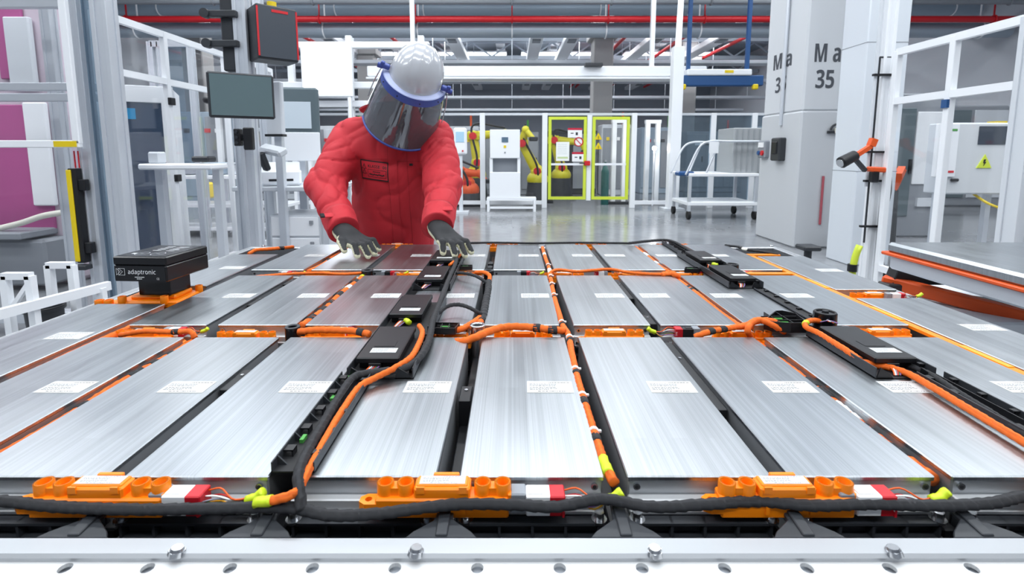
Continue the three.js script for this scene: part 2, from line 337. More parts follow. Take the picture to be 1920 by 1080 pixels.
// the tray: floor pan, rails, holed flange, bolts, cross beams
{
  const t = thing('battery_tray', 'large aluminium battery tray with a holed white flange round its edge', 'battery tray');
  const cx = (EDGE.l + EDGE.r) / 2, cz = -(EDGE.f + EDGE.b) / 2, w = EDGE.r - EDGE.l, d = EDGE.b - EDGE.f;
  bld().box(cx, TOP - 0.155, cz, w - 0.05, 0.03, d - 0.05, 0.004).build('floor_pan', M.blackMatte, t);
  const rw = 0.026;
  for (const [x, z, bw, bd] of [[cx, -(EDGE.f + 0.018 + rw / 2), w - 0.036, rw], [cx, -(EDGE.b - 0.018 - rw / 2), w - 0.036, rw]]) bld().box(x, TOP - 0.09, z, bw, 0.13, bd, 0.003).build('rail', M.rail, t);
  for (const x of [EDGE.l + 0.018 + rw / 2, EDGE.r - 0.018 - rw / 2]) bld().box(x, TOP - 0.09, cz, rw, 0.13, d - 0.036 - 2 * rw, 0.003).build('rail', M.rail, t);
  const circle = (x, y, r) => Array.from({ length: 14 }, (_, k) => [x + r * Math.cos(-k / 14 * 2 * PI), y + r * Math.sin(-k / 14 * 2 * PI)]);
  const flange = (L, n, at, rotY) => {
    const holes = []; for (let k = 0; k < n; k++) holes.push(circle((k + 0.5) / n * L - L / 2, 0.0105, 0.0064));
    bld().shape([[-L / 2, 0], [L / 2, 0], [L / 2, 0.021], [-L / 2, 0.021]], 0.004, { holes, rot: [-PI / 2, 0, 0] }).build('flange', M.flange, t).position.set(0, 0, 0);
    const m = t.children[t.children.length - 1]; m.position.set(...at); m.rotation.y = rotY;
  };
  const fy = TOP - 0.036;
  bld().box(cx, fy - 0.006, -EDGE.f - 0.0105, w, 0.002, 0.02).build('lower_flange', M.flange, t);
  flange(w, 28, [cx, fy, -EDGE.f], 0); flange(w, 28, [cx, fy, -EDGE.b], PI); flange(d, 20, [EDGE.r, fy, cz], PI / 2); flange(d, 20, [EDGE.l, fy, cz], -PI / 2);
  bld().box(cx, TOP - 0.05, -EDGE.f - 0.022, w - 0.02, 0.02, 0.02).box(cx, TOP - 0.05, -EDGE.b + 0.022, w - 0.02, 0.02, 0.02).box(EDGE.l + 0.022, TOP - 0.05, cz, 0.02, 0.02, d - 0.06).box(EDGE.r - 0.022, TOP - 0.05, cz, 0.02, 0.02, d - 0.06).build('sealing_lip', M.alu, t);
  const hex = () => bld().add(new THREE.CylinderGeometry(0.0078, 0.0085, 0.005, 6), { at: [0, 0.0025, 0] }).add(new THREE.CylinderGeometry(0.0055, 0.007, 0.003, 12), { at: [0, 0.0062, 0] }).geo();
  const hg = hex();
  for (let k = 0; k < 10; k++) for (const z of [EDGE.f + 0.0215, EDGE.b - 0.0215]) { const b = mesh('bolt', hg, M.steel, t); b.position.set(-1.072 + k * 0.2435, TOP - 0.0265, -z); b.rotation.set(0.12 * (k % 3 - 1), k, 0.15); }
  // cross beams in the gaps between the columns and between the rows
  for (let g = 1; g < 9; g++) bld().box(gapX(g), TOP - 0.0975, cz, 0.017, 0.085, 1.52, 0.002).build('cross_beam', M.black, t);
  for (const x of [COL[0] - 0.014, COL[8] + MW + 0.012]) bld().box(x, TOP - 0.0975, cz, 0.014, 0.085, 1.52, 0.002).build('cross_beam', M.black, t);
  for (const z of [ROW[0] + ML + 0.021, ROW[1] + ML + 0.021]) bld().box(0, TOP - 0.12, -z, 1.72, 0.04, 0.028, 0.004).build('row_beam', M.black, t);
  // flared black end brackets reaching from each gap to the rail
  for (let g = 1; g < 9; g++) {
    const x = gapX(g), b = bld();
    b.shape([[-0.037, 0], [0.037, 0], [0.031, 0.007], [0.009, 0.024], [0.0075, 0.048], [-0.0075, 0.048], [-0.009, 0.024], [-0.031, 0.007]], 0.003, { bevel: 0.001, rot: [-PI / 2 + 0.06, 0, 0], at: [x, TOP - 0.032, -0.4865] });
    b.add(chamferBox(0.013, 0.004, 0.046, 0.001), { rot: [0.1, 0, 0], at: [x, TOP - 0.0255, -0.51] });
    b.build('end_bracket', M.darkGrey, t);
  }
  // raised stop blocks on the beams
  for (const [g, z0, z1, dy] of [[2, 0.775, 0.85, -0.006], [4, 0.75, 0.80, -0.012], [6, 0.715, 0.985, -0.008], [1, 1.23, 1.30, -0.006], [1, 1.43, 1.49, -0.006], [6, 1.09, 1.15, -0.006], [6, 1.30, 1.50, -0.01], [4, 1.66, 1.69, -0.01], [4, 1.72, 1.75, -0.01], [2, 1.60, 1.66, -0.01], [6, 1.62, 1.95, -0.008]]) {
    const s = bld().box(gapX(g), TOP + dy - 0.025, -(z0 + z1) / 2, 0.019, 0.05, z1 - z0, 0.0012);
    s.build('stop_block', M.black, t);
    bld().add(new THREE.CylinderGeometry(0.003, 0.003, 0.002, 10), { at: [gapX(g), TOP + dy + 0.0005, -(z0 * 0.3 + z1 * 0.7)] }).build('block_screw', M.steel, t);
  }
  // black supports of the tray
  const carrier = thing('assembly_carrier', 'dark wheeled assembly carrier standing under the battery tray', 'carrier');
  bld().box(0, TOP - 0.235, cz, 1.9, 0.13, 1.4, 0.02).build('deck', M.darkGrey, carrier);
  bld().box(0, 0.33, cz, 1.2, 0.52, 0.9, 0.03).build('lifting_column', M.midGrey, carrier);
  bld().box(0, 0.11, cz, 1.8, 0.1, 1.3, 0.02).build('chassis', M.darkGrey, carrier);
  for (const sx of [-1, 1]) for (const sz of [-1, 1]) bld().add(new THREE.CylinderGeometry(0.08, 0.08, 0.06, 20), { rot: [0, 0, PI / 2], at: [sx * 0.8, 0.08, cz + sz * 0.5] }).build('wheel', M.rubber, carrier);
}

// one module: brushed cover, body, end plates, screws and a printed sticker
const stickerTex = canvasTex(512, 256, (g, w, h) => {
  g.fillStyle = '#f4f4f2'; g.fillRect(0, 0, w, h); g.fillStyle = '#34373c';
  let k = 7; const r = () => (k = (k * 16807) % 2147483647) / 2147483647;
  for (const [y, x0, x1, s] of [[26, 250, 470, 12], [62, 30, 330, 9], [84, 30, 300, 9], [106, 30, 320, 9], [140, 30, 290, 9], [162, 30, 330, 9], [186, 30, 240, 9], [220, 120, 420, 12]])   // small print, unreadable at this size
    for (let x = x0; x < x1;) { const l = 8 + r() * 26; g.globalAlpha = 0.6 + 0.4 * r(); g.fillRect(x, y, l, s); x += l + 5 + r() * 8; }
});
stickerTex.anisotropy = 8;
const stickerMat = std(0xcfd0d2, 0.55, 0, { map: stickerTex });
function sticker(w, d, parent, at, mat = stickerMat, name = 'label_sticker') {
  const g = new THREE.BoxGeometry(w, 0.0004, d), m = mesh(name, g, mat, parent); m.position.set(...at); return m;
}
const bodyGeo = bld().box(0, -0.056, 0, MW - 0.003, 0.104, ML - 0.003, 0.002).geo();
const coverGeo = [0, 1, 2, 3].map((k) => bld().box(0, -0.0035, 0, MW, 0.007, ML, 0.0014).geo());
const endGeo = bld().box(0, -0.0295, ML / 2 + 0.004, MW - 0.002, 0.013, 0.011, 0.0015).box(0, -0.038, ML / 2 + 0.005, MW - 0.004, 0.005, 0.014, 0.001).geo();
const ribGeo = (() => {
  const b = bld().box(0, -0.0875, ML / 2 + 0.007, MW - 0.006, 0.037, 0.012, 0.001);
  for (let k = -2; k <= 2; k++) b.box(k * 0.038, -0.0875, ML / 2 + 0.018, 0.003, 0.037, 0.012);
  return b.box(0, -0.0705, ML / 2 + 0.018, MW - 0.01, 0.003, 0.014).box(0, -0.089, ML / 2 + 0.018, MW - 0.01, 0.003, 0.012).geo();
})();
const screwGeo = bld().add(new THREE.CylinderGeometry(0.0042, 0.0042, 0.003, 12), { rot: [PI / 2, 0, 0] }).geo(), socketGeo = bld().add(new THREE.CylinderGeometry(0.0024, 0.0024, 0.0034, 6), { rot: [PI / 2, 0, 0] }).geo();
const nutGeo = bld().add(new THREE.CylinderGeometry(0.006, 0.006, 0.01, 6)).add(new THREE.CylinderGeometry(0.009, 0.009, 0.003, 16), { at: [0, -0.005, 0] }).geo();
function module(x, dist, k, label, group, flip) {
  const t = thing('battery_module', label, 'battery module', { at: [x + MW / 2, TOP, -(dist + ML / 2)], group });
  mesh('cover_plate', coverGeo[k % 4], M.cover[k % 4], t);
  mesh('housing', bodyGeo, M.body, t);
  mesh('end_plate', endGeo, M.endPlate, t);
  mesh('ribbed_end_cover', ribGeo, M.darkGrey, t).position.y = 0.028;
  for (const s of [-1, 1]) { const q = mesh('end_screw', screwGeo, M.steel, t); q.position.set(s * 0.074, -0.0128, ML / 2); const o = mesh('screw_socket', socketGeo, M.blackMatte, q); o.position.z = 0.0002; }
  for (const s of [-1, 1]) mesh('fixing_nut', nutGeo, M.steel, t).position.set(s * 0.077, -0.036, ML / 2 + 0.018);
  const st = sticker(0.074, 0.04, t, [flip ? -0.035 : 0.038, 0.0003, ML / 2 - 0.225]); st.rotation.y = 0.012 * (k % 3 - 1);
  return t;
}
const rowName = ['in the row against the bolted near rail', 'in the middle row', 'in the row under the worker and far rail'];
const moduleNotes = [
  ['beside the left outer module', 'between the long sunken cable and a stop block', 'meeting the wall of the clip-lined duct', 'carrying the clip-lined duct and nearest controller', 'between the steel boss and the banded cable', 'between the banded cable and long stop block', 'between the long stop block and striped cable', 'carrying the capped right controller tray', 'beside the right duct and orange busbar'],
  ['behind the orange plug of the test box', 'between two stop blocks and striped cable', 'between striped cable and controllers', 'under the thin black cable arch', 'beside the thick black harness', 'between the banded cable and stop block', 'behind the red latched black plug', 'behind the tangled orange cable loops', 'beside the busbar, behind the round cap'],
  ['beside the far left orange cable end', 'under the flat gloved right hand', 'between the two gloved hands', 'under the gloved left hand', 'between the two small black blocks and cable', 'between white-sleeved cable and long block', 'between long block and white striped cable', 'carrying the far right tray', 'beside the ivory plug corner'],
];
for (let r = 0; r < 3; r++) for (let c = 0; c < 9; c++) module(COL[c], ROW[r], r * 5 + c * 3, 'brushed aluminium module, ' + ['near', 'middle', 'far'][r] + ' row, ' + moduleNotes[r][c], 'battery modules ' + rowName[r], c >= 6 && r > 0);
for (const [x, z, k, l] of [[-1.046, 0.775, 1, 'brushed battery module at the tray edge nearer than the black test box'], [-1.046, 1.39, 2, 'brushed battery module at the tray edge behind the black test box'], [0.9025, 0.824, 0, 'brushed battery module at the tray edge outside the orange busbar, near end'], [0.9025, 1.354, 3, 'brushed battery module at the tray edge outside the orange busbar, far end']]) module(x, z, k, l, 'battery modules along the tray sides');

// orange high-voltage connectors: body with four screw wells, mounting ear, sticker
function connector() {
  const t = new THREE.Group();
  const b = bld().box(0, -0.017, 0, 0.064, 0.034, 0.022, 0.002).box(0, -0.024, 0.001, 0.152, 0.024, 0.024, 0.002).box(0, 0.0005, -0.001, 0.058, 0.003, 0.017, 0.001).box(0.003, 0.001, -0.011, 0.03, 0.006, 0.005, 0.001);
  for (const x of [-0.024, 0.024]) b.box(x, -0.002, 0.0112, 0.009, 0.008, 0.002);
  b.box(0, -0.018, 0.0135, 0.05, 0.003, 0.003).box(-0.025, -0.024, 0.0135, 0.004, 0.012, 0.003).box(0.025, -0.024, 0.0135, 0.004, 0.012, 0.003);
  b.build('body', M.orange, t);
  for (const x of [-0.066, -0.043, 0.046, 0.069]) bld().ring(x, -0.03, 0, 0.0098, 0.0064, 0.031).ring(x, -0.03, 0, 0.0068, 0.0005, 0.02).build('screw_well', M.orange, t);
  for (const x of [-0.0545, 0.0575]) bld().box(x, -0.016, 0, 0.012, 0.026, 0.013).build('well_bridge', M.orange, t);
  bld().shape([[0, -0.009], [-0.02, -0.009], [-0.027, -0.004], [-0.027, 0.004], [-0.02, 0.009], [0, 0.009]], 0.012, { rot: [-PI / 2, 0, 0], at: [-0.068, -0.03, 0.004], holes: [Array.from({ length: 10 }, (_, k) => [-0.017 + 0.0042 * Math.cos(k / 5 * PI), 0.0042 * Math.sin(k / 5 * PI)])] }).build('mounting_ear', M.orange, t);
  bld().box(0.077, -0.018, 0.006, 0.005, 0.02, 0.008, 0.001).build('side_rib', M.orange, t);
  sticker(0.052, 0.014, t, [0.0, 0.0023, -0.001], stickerMat);
  return t;
}
const conn = connector();
function putConnector(x, y, dist, label, group, s = 1) { const c = conn.clone(); c.name = numbered('high_voltage_connector'); c.position.set(x, y, -dist); c.scale.setScalar(s); tag(c, label, 'connector', group); scene.add(c); return c; }
for (const g of [2, 4, 6, 8]) putConnector(gapX(g) - 0.004, TOP + 0.002, ROW[0] - 0.0135, 'orange high-voltage connector ' + { 2: 'beside the upright bend of the black harness', 4: 'before the gap leading to the shiny steel boss', 6: 'before the gap filled by the long black stop block', 8: 'before the gap under the duct holding orange cable' }[g], 'orange connectors along the near rail');
for (const [x, r, y, dz] of [[COL[0] + 0.05, 1, -0.006, 0.02], [COL[1] + 0.075, 1, -0.008, 0.024], [COL[2] + 0.07, 1, -0.006, 0.02], [COL[3] + 0.14, 1, -0.01, 0.03], [COL[4] + 0.085, 1, -0.008, 0.02], [COL[5] + 0.085, 1, -0.005, 0.022], [COL[7] - 0.02, 1, -0.008, 0.022], [COL[8] + 0.09, 1, -0.004, 0.022]]) putConnector(x, TOP + y, ROW[r] - dz, 'orange high-voltage connector between the near and middle module rows', 'orange connectors in the gap behind the near row', 0.82);
for (const [x, dz] of [[COL[0] + 0.13, 0.052], [COL[2] + 0.125, 0.053], [COL[4] + 0.08, 0.054], [COL[7] + 0.05, 0.055], [COL[8] + 0.12, 0.054]]) putConnector(x, TOP - 0.018, ROW[1] - dz, 'low orange connector at the back edge of the near module row', 'low orange connectors in the gap behind the near row', 0.8);
for (const x of [COL[1] + 0.05, COL[2] + 0.15, COL[3] + 0.1, COL[5] + 0.03, COL[6] + 0.04, COL[7] + 0.03, COL[8] + 0.05]) putConnector(x, TOP - 0.006, ROW[2] - 0.022, 'orange high-voltage connector between the middle and far module rows', 'orange connectors in the gap before the far row', 0.82);
for (const x of [COL[1] + 0.17, COL[4] + 0.02, COL[6], COL[7] + 0.15]) putConnector(x, TOP - 0.004, ROW[2] + ML + 0.028, 'orange connector on the far side of the far module row', 'orange connectors along the far rail', 0.85);
putConnector(0.99, TOP - 0.004, 1.328, 'orange connector between the two modules outside the orange busbar', undefined, 0.85);
putConnector(0.98, TOP - 0.012, 1.288, 'low orange connector ending the module at the tray side', undefined, 0.8);

// signal plugs: socket, coloured latch, loose wires into a lime sleeve
function plug(x, y, dist, { latch = M.red, socket = M.white, mirror = 1, s = 1, wires = true, label, group }) {
  const t = thing('signal_plug', label, 'plug', { at: [x, y, -dist], group }); t.scale.set(mirror * s, s, s);
  bld().box(-0.028, -0.012, -0.004, 0.022, 0.03, 0.024, 0.002).build('terminal_block', M.midGrey, t);
  bld().box(0, -0.012, 0, 0.034, 0.03, 0.026, 0.0015).box(-0.004, 0.0035, 0.003, 0.02, 0.002, 0.012).build('socket', socket, t);
  const l = bld().box(0.026, -0.012, 0, 0.022, 0.03, 0.027, 0.0015).box(0.034, -0.016, 0.0145, 0.003, 0.02, 0.003).build('latch', latch, t);
  bld().box(0.034, -0.012, 0.014, 0.004, 0.012, 0.003).build('locking_tab', M.white, l);
  if (wires) {
    for (let k = 0; k < 7; k++) bld().tube([[0.036, -0.003 - k * 0.003, -0.008 + (k % 3) * 0.008], [0.055, 0.002 - k * 0.0035, -0.006 + (k % 3) * 0.008 + 0.004 * Math.sin(k * 2)], [0.078, -0.008 - k * 0.0025, 0.004 * Math.cos(k)], [0.098, -0.01, 0.001 * k - 0.003]], 0.0013, { seg: 5, per: 0.006 }).build('wire', M.wire[k % 7], t);
    bld().tube([[0.094, -0.012, 0], [0.106, -0.008, 0], [0.118, 0, -0.002]], wrap(0.0068, 0.05), { per: 0.004 }).build('sleeve', M.lime, t);
  }
}
for (const c of [0, 2, 4, 6, 8]) plug(COL[c] + (c === 4 ? 0.092 : 0.076), TOP - 0.008, ROW[0] - 0.017, { s: 0.82, label: 'white and red signal plug with loose wires ' + { 0: 'on the module beside the left outer one', 2: 'feeding the orange cable of the left duct', 4: 'feeding the black banded orange cable', 6: 'beside the gap of the striped cable', 8: 'on the module beside the orange busbar' }[c], group: 'red latched plugs along the near rail' });
plug(COL[0] + 0.115, TOP - 0.002, ROW[1] - 0.018, { s: 0.6, label: 'red and white plug in the gap by the black test box', });
plug(COL[2] + 0.09, TOP - 0.002, ROW[1] - 0.018, { s: 0.55, wires: false, label: 'red and white plug beside the left controller tray' });
plug(COL[6] + 0.052, TOP - 0.002, ROW[1] - 0.018, { s: 0.72, mirror: -1, socket: M.black, label: 'red latched black plug wired beside the tangled orange cable loops' });
plug(COL[8] - 0.0, TOP - 0.001, ROW[1] - 0.022, { s: 0.8, mirror: -1, socket: M.black, wires: false, label: 'black plug with red latch behind the right controller' });
for (const [c, o] of [[0, 0.12], [2, 0.06], [4, 0.1], [5, 0.15], [7, 0.1], [8, 0.03]]) plug(COL[c] + o, TOP - 0.002, ROW[2] - 0.02, { s: 0.55, mirror: c % 2 ? -1 : 1, wires: c < 5, socket: c === 2 || c === 4 ? M.black : M.white, label: 'small red latched plug in the gap before the far row', group: 'red latched plugs before the far row' });
plug(1.035, TOP + 0.0, 1.31, { s: 0.62, label: 'white and red plug between the modules at the right tray side' });

// round bolt bosses standing in the row gaps
function boss(x, dist, r, h, mat, label) {
  const t = thing('round_boss', label, 'boss', { at: [x, TOP - 0.1, -dist] });
  bld().ring(0, 0, 0, r, r * 0.55, 0.1 + h, 28).build('collar', mat, t);
  bld().ring(0, 0, 0, r * 0.98, r * 0.3, 0.09 + h * 0.6, 20).build('insert', M.blackGloss, t);
  bld().ring(0, 0.1 + h - 0.001, 0, r * 0.98, r * 0.62, 0.003, 28).build('rim', mat === M.steel ? M.steel : M.darkGrey, t);
}
boss(gapX(4) + 0.002, 1.03, 0.0165, 0.012, M.steel, 'shiny steel threaded boss beside the orange cable junction');
boss(gapX(2) - 0.0, 1.03, 0.0155, 0.008, M.blackGloss, 'black round boss beside the striped cable between modules');
boss(gapX(4) + 0.002, 1.55, 0.0165, 0.006, M.blackGloss, 'black round boss under the upper black cable arch');
boss(gapX(2) + 0.01, 1.552, 0.019, 0.006, M.blackGloss, 'black round boss before the gloved right hand');
{
  const t = thing('sealed_terminal', 'glossy black round cap standing behind the right controller', 'cap', { at: [0.678, TOP - 0.02, -1.045] });
  bld().add(new THREE.CylinderGeometry(0.023, 0.024, 0.055, 32), { at: [0, 0.0275, 0] }).build('body', M.blackGloss, t);
  bld().add(new THREE.TorusGeometry(0.0195, 0.0028, 8, 32), { rot: [PI / 2, 0, 0], at: [0, 0.0555, 0] }).add(new THREE.CylinderGeometry(0.006, 0.007, 0.005, 16), { at: [0, 0.057, 0] }).build('rim', M.black, t);
  const u = thing('sealed_terminal', 'low black round cap behind the far right controllers', 'cap', { at: [0.71, TOP - 0.02, -1.575] });
  bld().add(new THREE.CylinderGeometry(0.02, 0.021, 0.04, 28), { at: [0, 0.02, 0] }).build('body', M.blackGloss, u);
  bld().add(new THREE.TorusGeometry(0.0165, 0.0025, 8, 28), { rot: [PI / 2, 0, 0], at: [0, 0.0405, 0] }).build('rim', M.black, u);
}

// black cell controllers in open trays
function controller(x0, x1, z0, z1, label, { sleeve = 0 } = {}) {
  const w = x1 - x0, d = z1 - z0, t = thing('cell_controller', label, 'controller', { at: [(x0 + x1) / 2, TOP, -(z0 + z1) / 2], group: 'black cell controllers' });
  bld().box(0, 0.0195, 0, w, 0.011, d, 0.002).build('lid', M.black, t);
  bld().box(0, 0.009, -0.004, w - 0.006, 0.014, d - 0.012, 0.001).build('base', M.blackMatte, t);
  bld().box(0, 0.0254, d * 0.1, w * 0.5, 0.0006, d * 0.16).build('embossed_field', M.black, t);
  sticker(w * 0.62, d * 0.13, t, [0.004, 0.0254, d * 0.30], stickerMat);
  const p = bld().box(-0.005, 0.009, d / 2 - 0.004, 0.022, 0.012, 0.01, 0.001).build('plug', M.blackMatte, t);
  for (let k = 0; k < 6; k++) bld().tube([[-0.013 + k * 0.0032, 0.009, d / 2], [-0.015 + k * 0.0028, 0.009, d / 2 + 0.012], [-0.02 + k * 0.002, 0.004, d / 2 + 0.024]], 0.0011, { seg: 5, per: 0.005 }).build('wire', M.wire[k % 7], p);
  if (sleeve) bld().tube([[0.002, 0.012, d / 2 + 0.006], [0.012, 0.012, d / 2 + 0.02]], wrap(0.0062, 0.06), { per: 0.004 }).build('sleeve', M.lime, p);
}
controller(-0.272, -0.197, 0.83, 0.988, 'black cell controller with white sticker at the duct end, left set');
controller(-0.272, -0.199, 1.067, 1.218, 'black cell controller with lime sleeve plug, second along left tray', { sleeve: 1 });
controller(-0.270, -0.195, 1.372, 1.535, 'black cell controller beside the upper black cable arch');
controller(-0.274, -0.190, 1.624, 1.79, 'black cell controller half covered by the gloved left hand');
controller(0.632, 0.706, 0.83, 0.99, 'black cell controller with white sticker beside the round cap, right tray');
controller(0.622, 0.694, 1.384, 1.548, 'black cell controller ending the far right tray', );
controller(0.626, 0.698, 1.624, 1.775, 'black cell controller farthest along the right tray', { sleeve: 1 });

// trays under the controllers: floor plate, two walls, clips
function tray(name, label, x0, x1, z0, z1, h, { front = true, green = [] } = {}) {
  const w = x1 - x0, d = z1 - z0, t = thing(name, label, 'cable tray', { at: [(x0 + x1) / 2, TOP, -(z0 + z1) / 2] });
  bld().box(0, 0.0015, 0, w, 0.002, d).build('floor_plate', M.blackMatte, t);
  for (const s of [-1, 1]) bld().box(s * (w / 2 - 0.001), h / 2, 0, 0.002, h, d, 0.0005).build('side_wall', M.darkGrey, t);
  if (front) for (const s of [-1, 1]) bld().shape([[0, 0], [0.03, 0], [0.022, h * 0.5], [0.006, h]], 0.002, { at: [s > 0 ? w / 2 - 0.032 : -w / 2 + 0.002, 0, d / 2 - 0.002] }).build('front_lip', M.black, t);
  const n = Math.max(2, Math.round(d / 0.05));
  for (let k = 0; k < n; k++) { const z = -d / 2 + (k + 0.5) * d / n; bld().box(w / 2 - 0.006, h * 0.8, z, 0.01, 0.003, 0.008).box(w / 2 - 0.01, h * 0.45, z, 0.003, h * 0.8, 0.008).build('retaining_clip', M.black, t); }
  if (!front && w > 0.04) {                              // inside a duct: divider wall, slotted tabs, little gussets
    bld().box(0.004, h * 0.45, 0, 0.0016, h * 0.9, d - 0.01).build('divider', M.black, t);
    for (let k = 0; k < n; k++) {
      const z = -d / 2 + (k + 0.3) * d / n;
      bld().box(-w / 2 + 0.008, h * 0.75, z, 0.012, 0.002, 0.012).box(-w / 2 + 0.013, h * 0.4, z, 0.002, h * 0.7, 0.012).build('slotted_tab', M.black, t);
      bld().shape([[0, 0], [0.012, 0], [0, h * 0.9]], 0.002, { at: [-w / 2 + 0.002, 0.002, z + 0.02] }).build('gusset', M.darkGrey, t);
    }
  }
  for (const [x, z] of green) bld().box(x, 0.005, z, 0.005, 0.005, 0.013).build('green_clip', M.green, t);
  return t;
}
tray('controller_tray', 'black open tray under the near left controllers', -0.278, -0.166, 0.80, 1.225, 0.02);
tray('controller_tray', 'black open tray under the far left controllers', -0.276, -0.17, 1.34, 1.80, 0.02);
tray('controller_tray', 'black open tray with slanted grey wall under the right controller', 0.612, 0.714, 0.80, 1.0, 0.02);
tray('controller_tray', 'black open tray under the two far right controllers', 0.606, 0.704, 1.36, 1.80, 0.02);
tray('cable_duct', 'black clip-lined cable duct running from near rail to left controllers', -0.287, -0.235, 0.552, 0.80, 0.014, { front: false, green: [[-0.014, 0.06], [-0.014, -0.05], [-0.014, -0.115]] });
tray('cable_duct', 'black clip-lined cable duct running from near rail to right controller', 0.680, 0.728, 0.552, 0.80, 0.014, { front: false });
tray('cable_duct', 'narrow black cable duct behind the far right controllers', 0.622, 0.668, 1.80, 2.04, 0.016, { front: false });
tray('cable_duct', 'flat black duct lying over the gap behind the ribbed bracket', 0.672, 0.700, 1.09, 1.35, 0.006, { front: false });

// ribbed black brackets in the row gaps
function ribBracket(label, pts, at, { h = 0.022, turn = 0 } = {}) {
  const t = thing('ribbed_bracket', label, 'bracket', { at, turn });
  bld().shape(pts, 0.002, { rot: [-PI / 2, 0, 0] }).build('base', M.blackMatte, t);
  for (let k = 0; k < pts.length; k++) { const a = pts[k], b = pts[(k + 1) % pts.length]; bld().bar([a[0], h / 2, -a[1]], [b[0], h / 2, -b[1]], 0.002, h).build('rim_wall', M.black, t); }
  const xs = pts.map((p) => p[0]), ys = pts.map((p) => p[1]), x0 = Math.min(...xs), x1 = Math.max(...xs), y0 = Math.min(...ys), y1 = Math.max(...ys);
  for (const f of [0.3, 0.6]) { bld().bar([x0 + (x1 - x0) * f, h / 2, -y0 - 0.004], [x0 + (x1 - x0) * f, h / 2, -y1 + 0.004], 0.0016, h * 0.8).build('rib', M.black, t); bld().bar([x0 + 0.006, h / 2, -y0 - (y1 - y0) * f], [x1 - 0.006, h / 2, -y0 - (y1 - y0) * f], 0.0016, h * 0.8).build('rib', M.black, t); }
  for (const s of [0.25, 0.55]) bld().box(x0 + (x1 - x0) * 0.45, h * 0.6, -y0 - (y1 - y0) * s, 0.02, 0.006, 0.006).build('green_clip', M.green, t);
  return t;
}
ribBracket('black ribbed bracket with green clip joining the right tray and orange loops', [[0, 0.01], [0.012, -0.006], [0.045, -0.012], [0.08, -0.012], [0.09, 0.05], [0.07, 0.07], [0.055, 0.068], [0.02, 0.03]], [0.545, TOP + 0.0, -1.03]);
ribBracket('small black ribbed bracket with green clips beside the steel boss', [[0, 0], [0.046, -0.004], [0.052, 0.03], [0, 0.034]], [-0.166, TOP, -1.01], { h: 0.014 });
ribBracket('small black ribbed bracket beside the far left controllers', [[0, 0], [0.04, 0], [0.04, 0.022], [0, 0.022]], [-0.17, TOP, -1.585], { h: 0.012 });
ribBracket('small black ribbed bracket beside the far right tray', [[0, 0], [0.05, 0], [0.05, 0.024], [0.01, 0.024]], [0.552, TOP - 0.002, -1.56], { h: 0.012 });

// cables
function cable(name, label, pts, r, mat, { bands = [], seg = 10, per = 0.003, group, ties } = {}) {
  const t = thing(name, label, 'cable', { group });
  bld().tube(pts, wrap(r), { seg, per }).build('sheath', mat, t);
  const curve = new THREE.CatmullRomCurve3(pts.map((p) => V(...p)), false, 'centripetal');
  for (const [f, len, m] of bands) {
    const L = curve.getLength(), q = []; for (let k = 0; k <= 4; k++) { const p = curve.getPointAt(Math.max(0, Math.min(1, f + (k / 4 - 0.5) * len / L))); q.push([p.x, p.y, p.z]); }
    bld().tube(q, wrap(r * 1.13, 0.05), { seg, per: 0.004 }).build(m === M.lime ? 'sleeve' : 'tape_band', m, t);
    if (ties && m === M.tape) { const p = curve.getPointAt(Math.min(0.99, f + len / L)), q = curve.getPointAt(Math.min(1, f + len / L + 0.004)); bld().tube([[p.x, p.y, p.z], [q.x, q.y, q.z]], r * 1.2, { seg: 12, per: 0.002 }).box(p.x + r * 1.2, p.y + r * 0.5, p.z, 0.005, 0.004, 0.004, 0.0008).build('cable_tie', M.white, t); }
  }
  return t;
}
cable('black_harness', 'black cloth-taped harness lying along the near rail before the connectors', [[-0.684, 0.806, -0.5269], [-0.5827, 0.806, -0.5233], [-0.5087, 0.805, -0.5152], [-0.4217, 0.805, -0.511], [-0.3225, 0.804, -0.514], [-0.2476, 0.805, -0.5135], [-0.1992, 0.804, -0.5032], [-0.1524, 0.805, -0.5036], [-0.0659, 0.807, -0.516], [0, 0.807, -0.516], [0.0479, 0.805, -0.5152], [0.1034, 0.807, -0.5246], [0.1556, 0.805, -0.5152], [0.2167, 0.805, -0.5186], [0.2795, 0.805, -0.5238], [0.3361, 0.805, -0.5169], [0.41, 0.805, -0.5195], [0.4682, 0.805, -0.5169], [0.5375, 0.805, -0.5203], [0.6066, 0.805, -0.5345], [0.7089, 0.805, -0.5372]], 0.0062, M.tape);
cable('black_harness', 'black taped harness bending from the near rail up through the left duct', [[-0.233, 0.805, -0.5085], [-0.2393, 0.818, -0.5195], [-0.2478, 0.828, -0.5379], [-0.255, 0.829, -0.5832], [-0.2595, 0.829, -0.6448], [-0.2626, 0.83, -0.7179], [-0.2578, 0.832, -0.7864], [-0.228, 0.832, -0.8005], [-0.1821, 0.834, -0.8127], [-0.1625, 0.836, -0.8716], [-0.1628, 0.838, -0.9514], [-0.1714, 0.838, -1.0462], [-0.1736, 0.838, -1.1403], [-0.1775, 0.838, -1.2619], [-0.1816, 0.838, -1.4176], [-0.1841, 0.838, -1.5762], [-0.1908, 0.838, -1.7175]], 0.0066, M.tape);
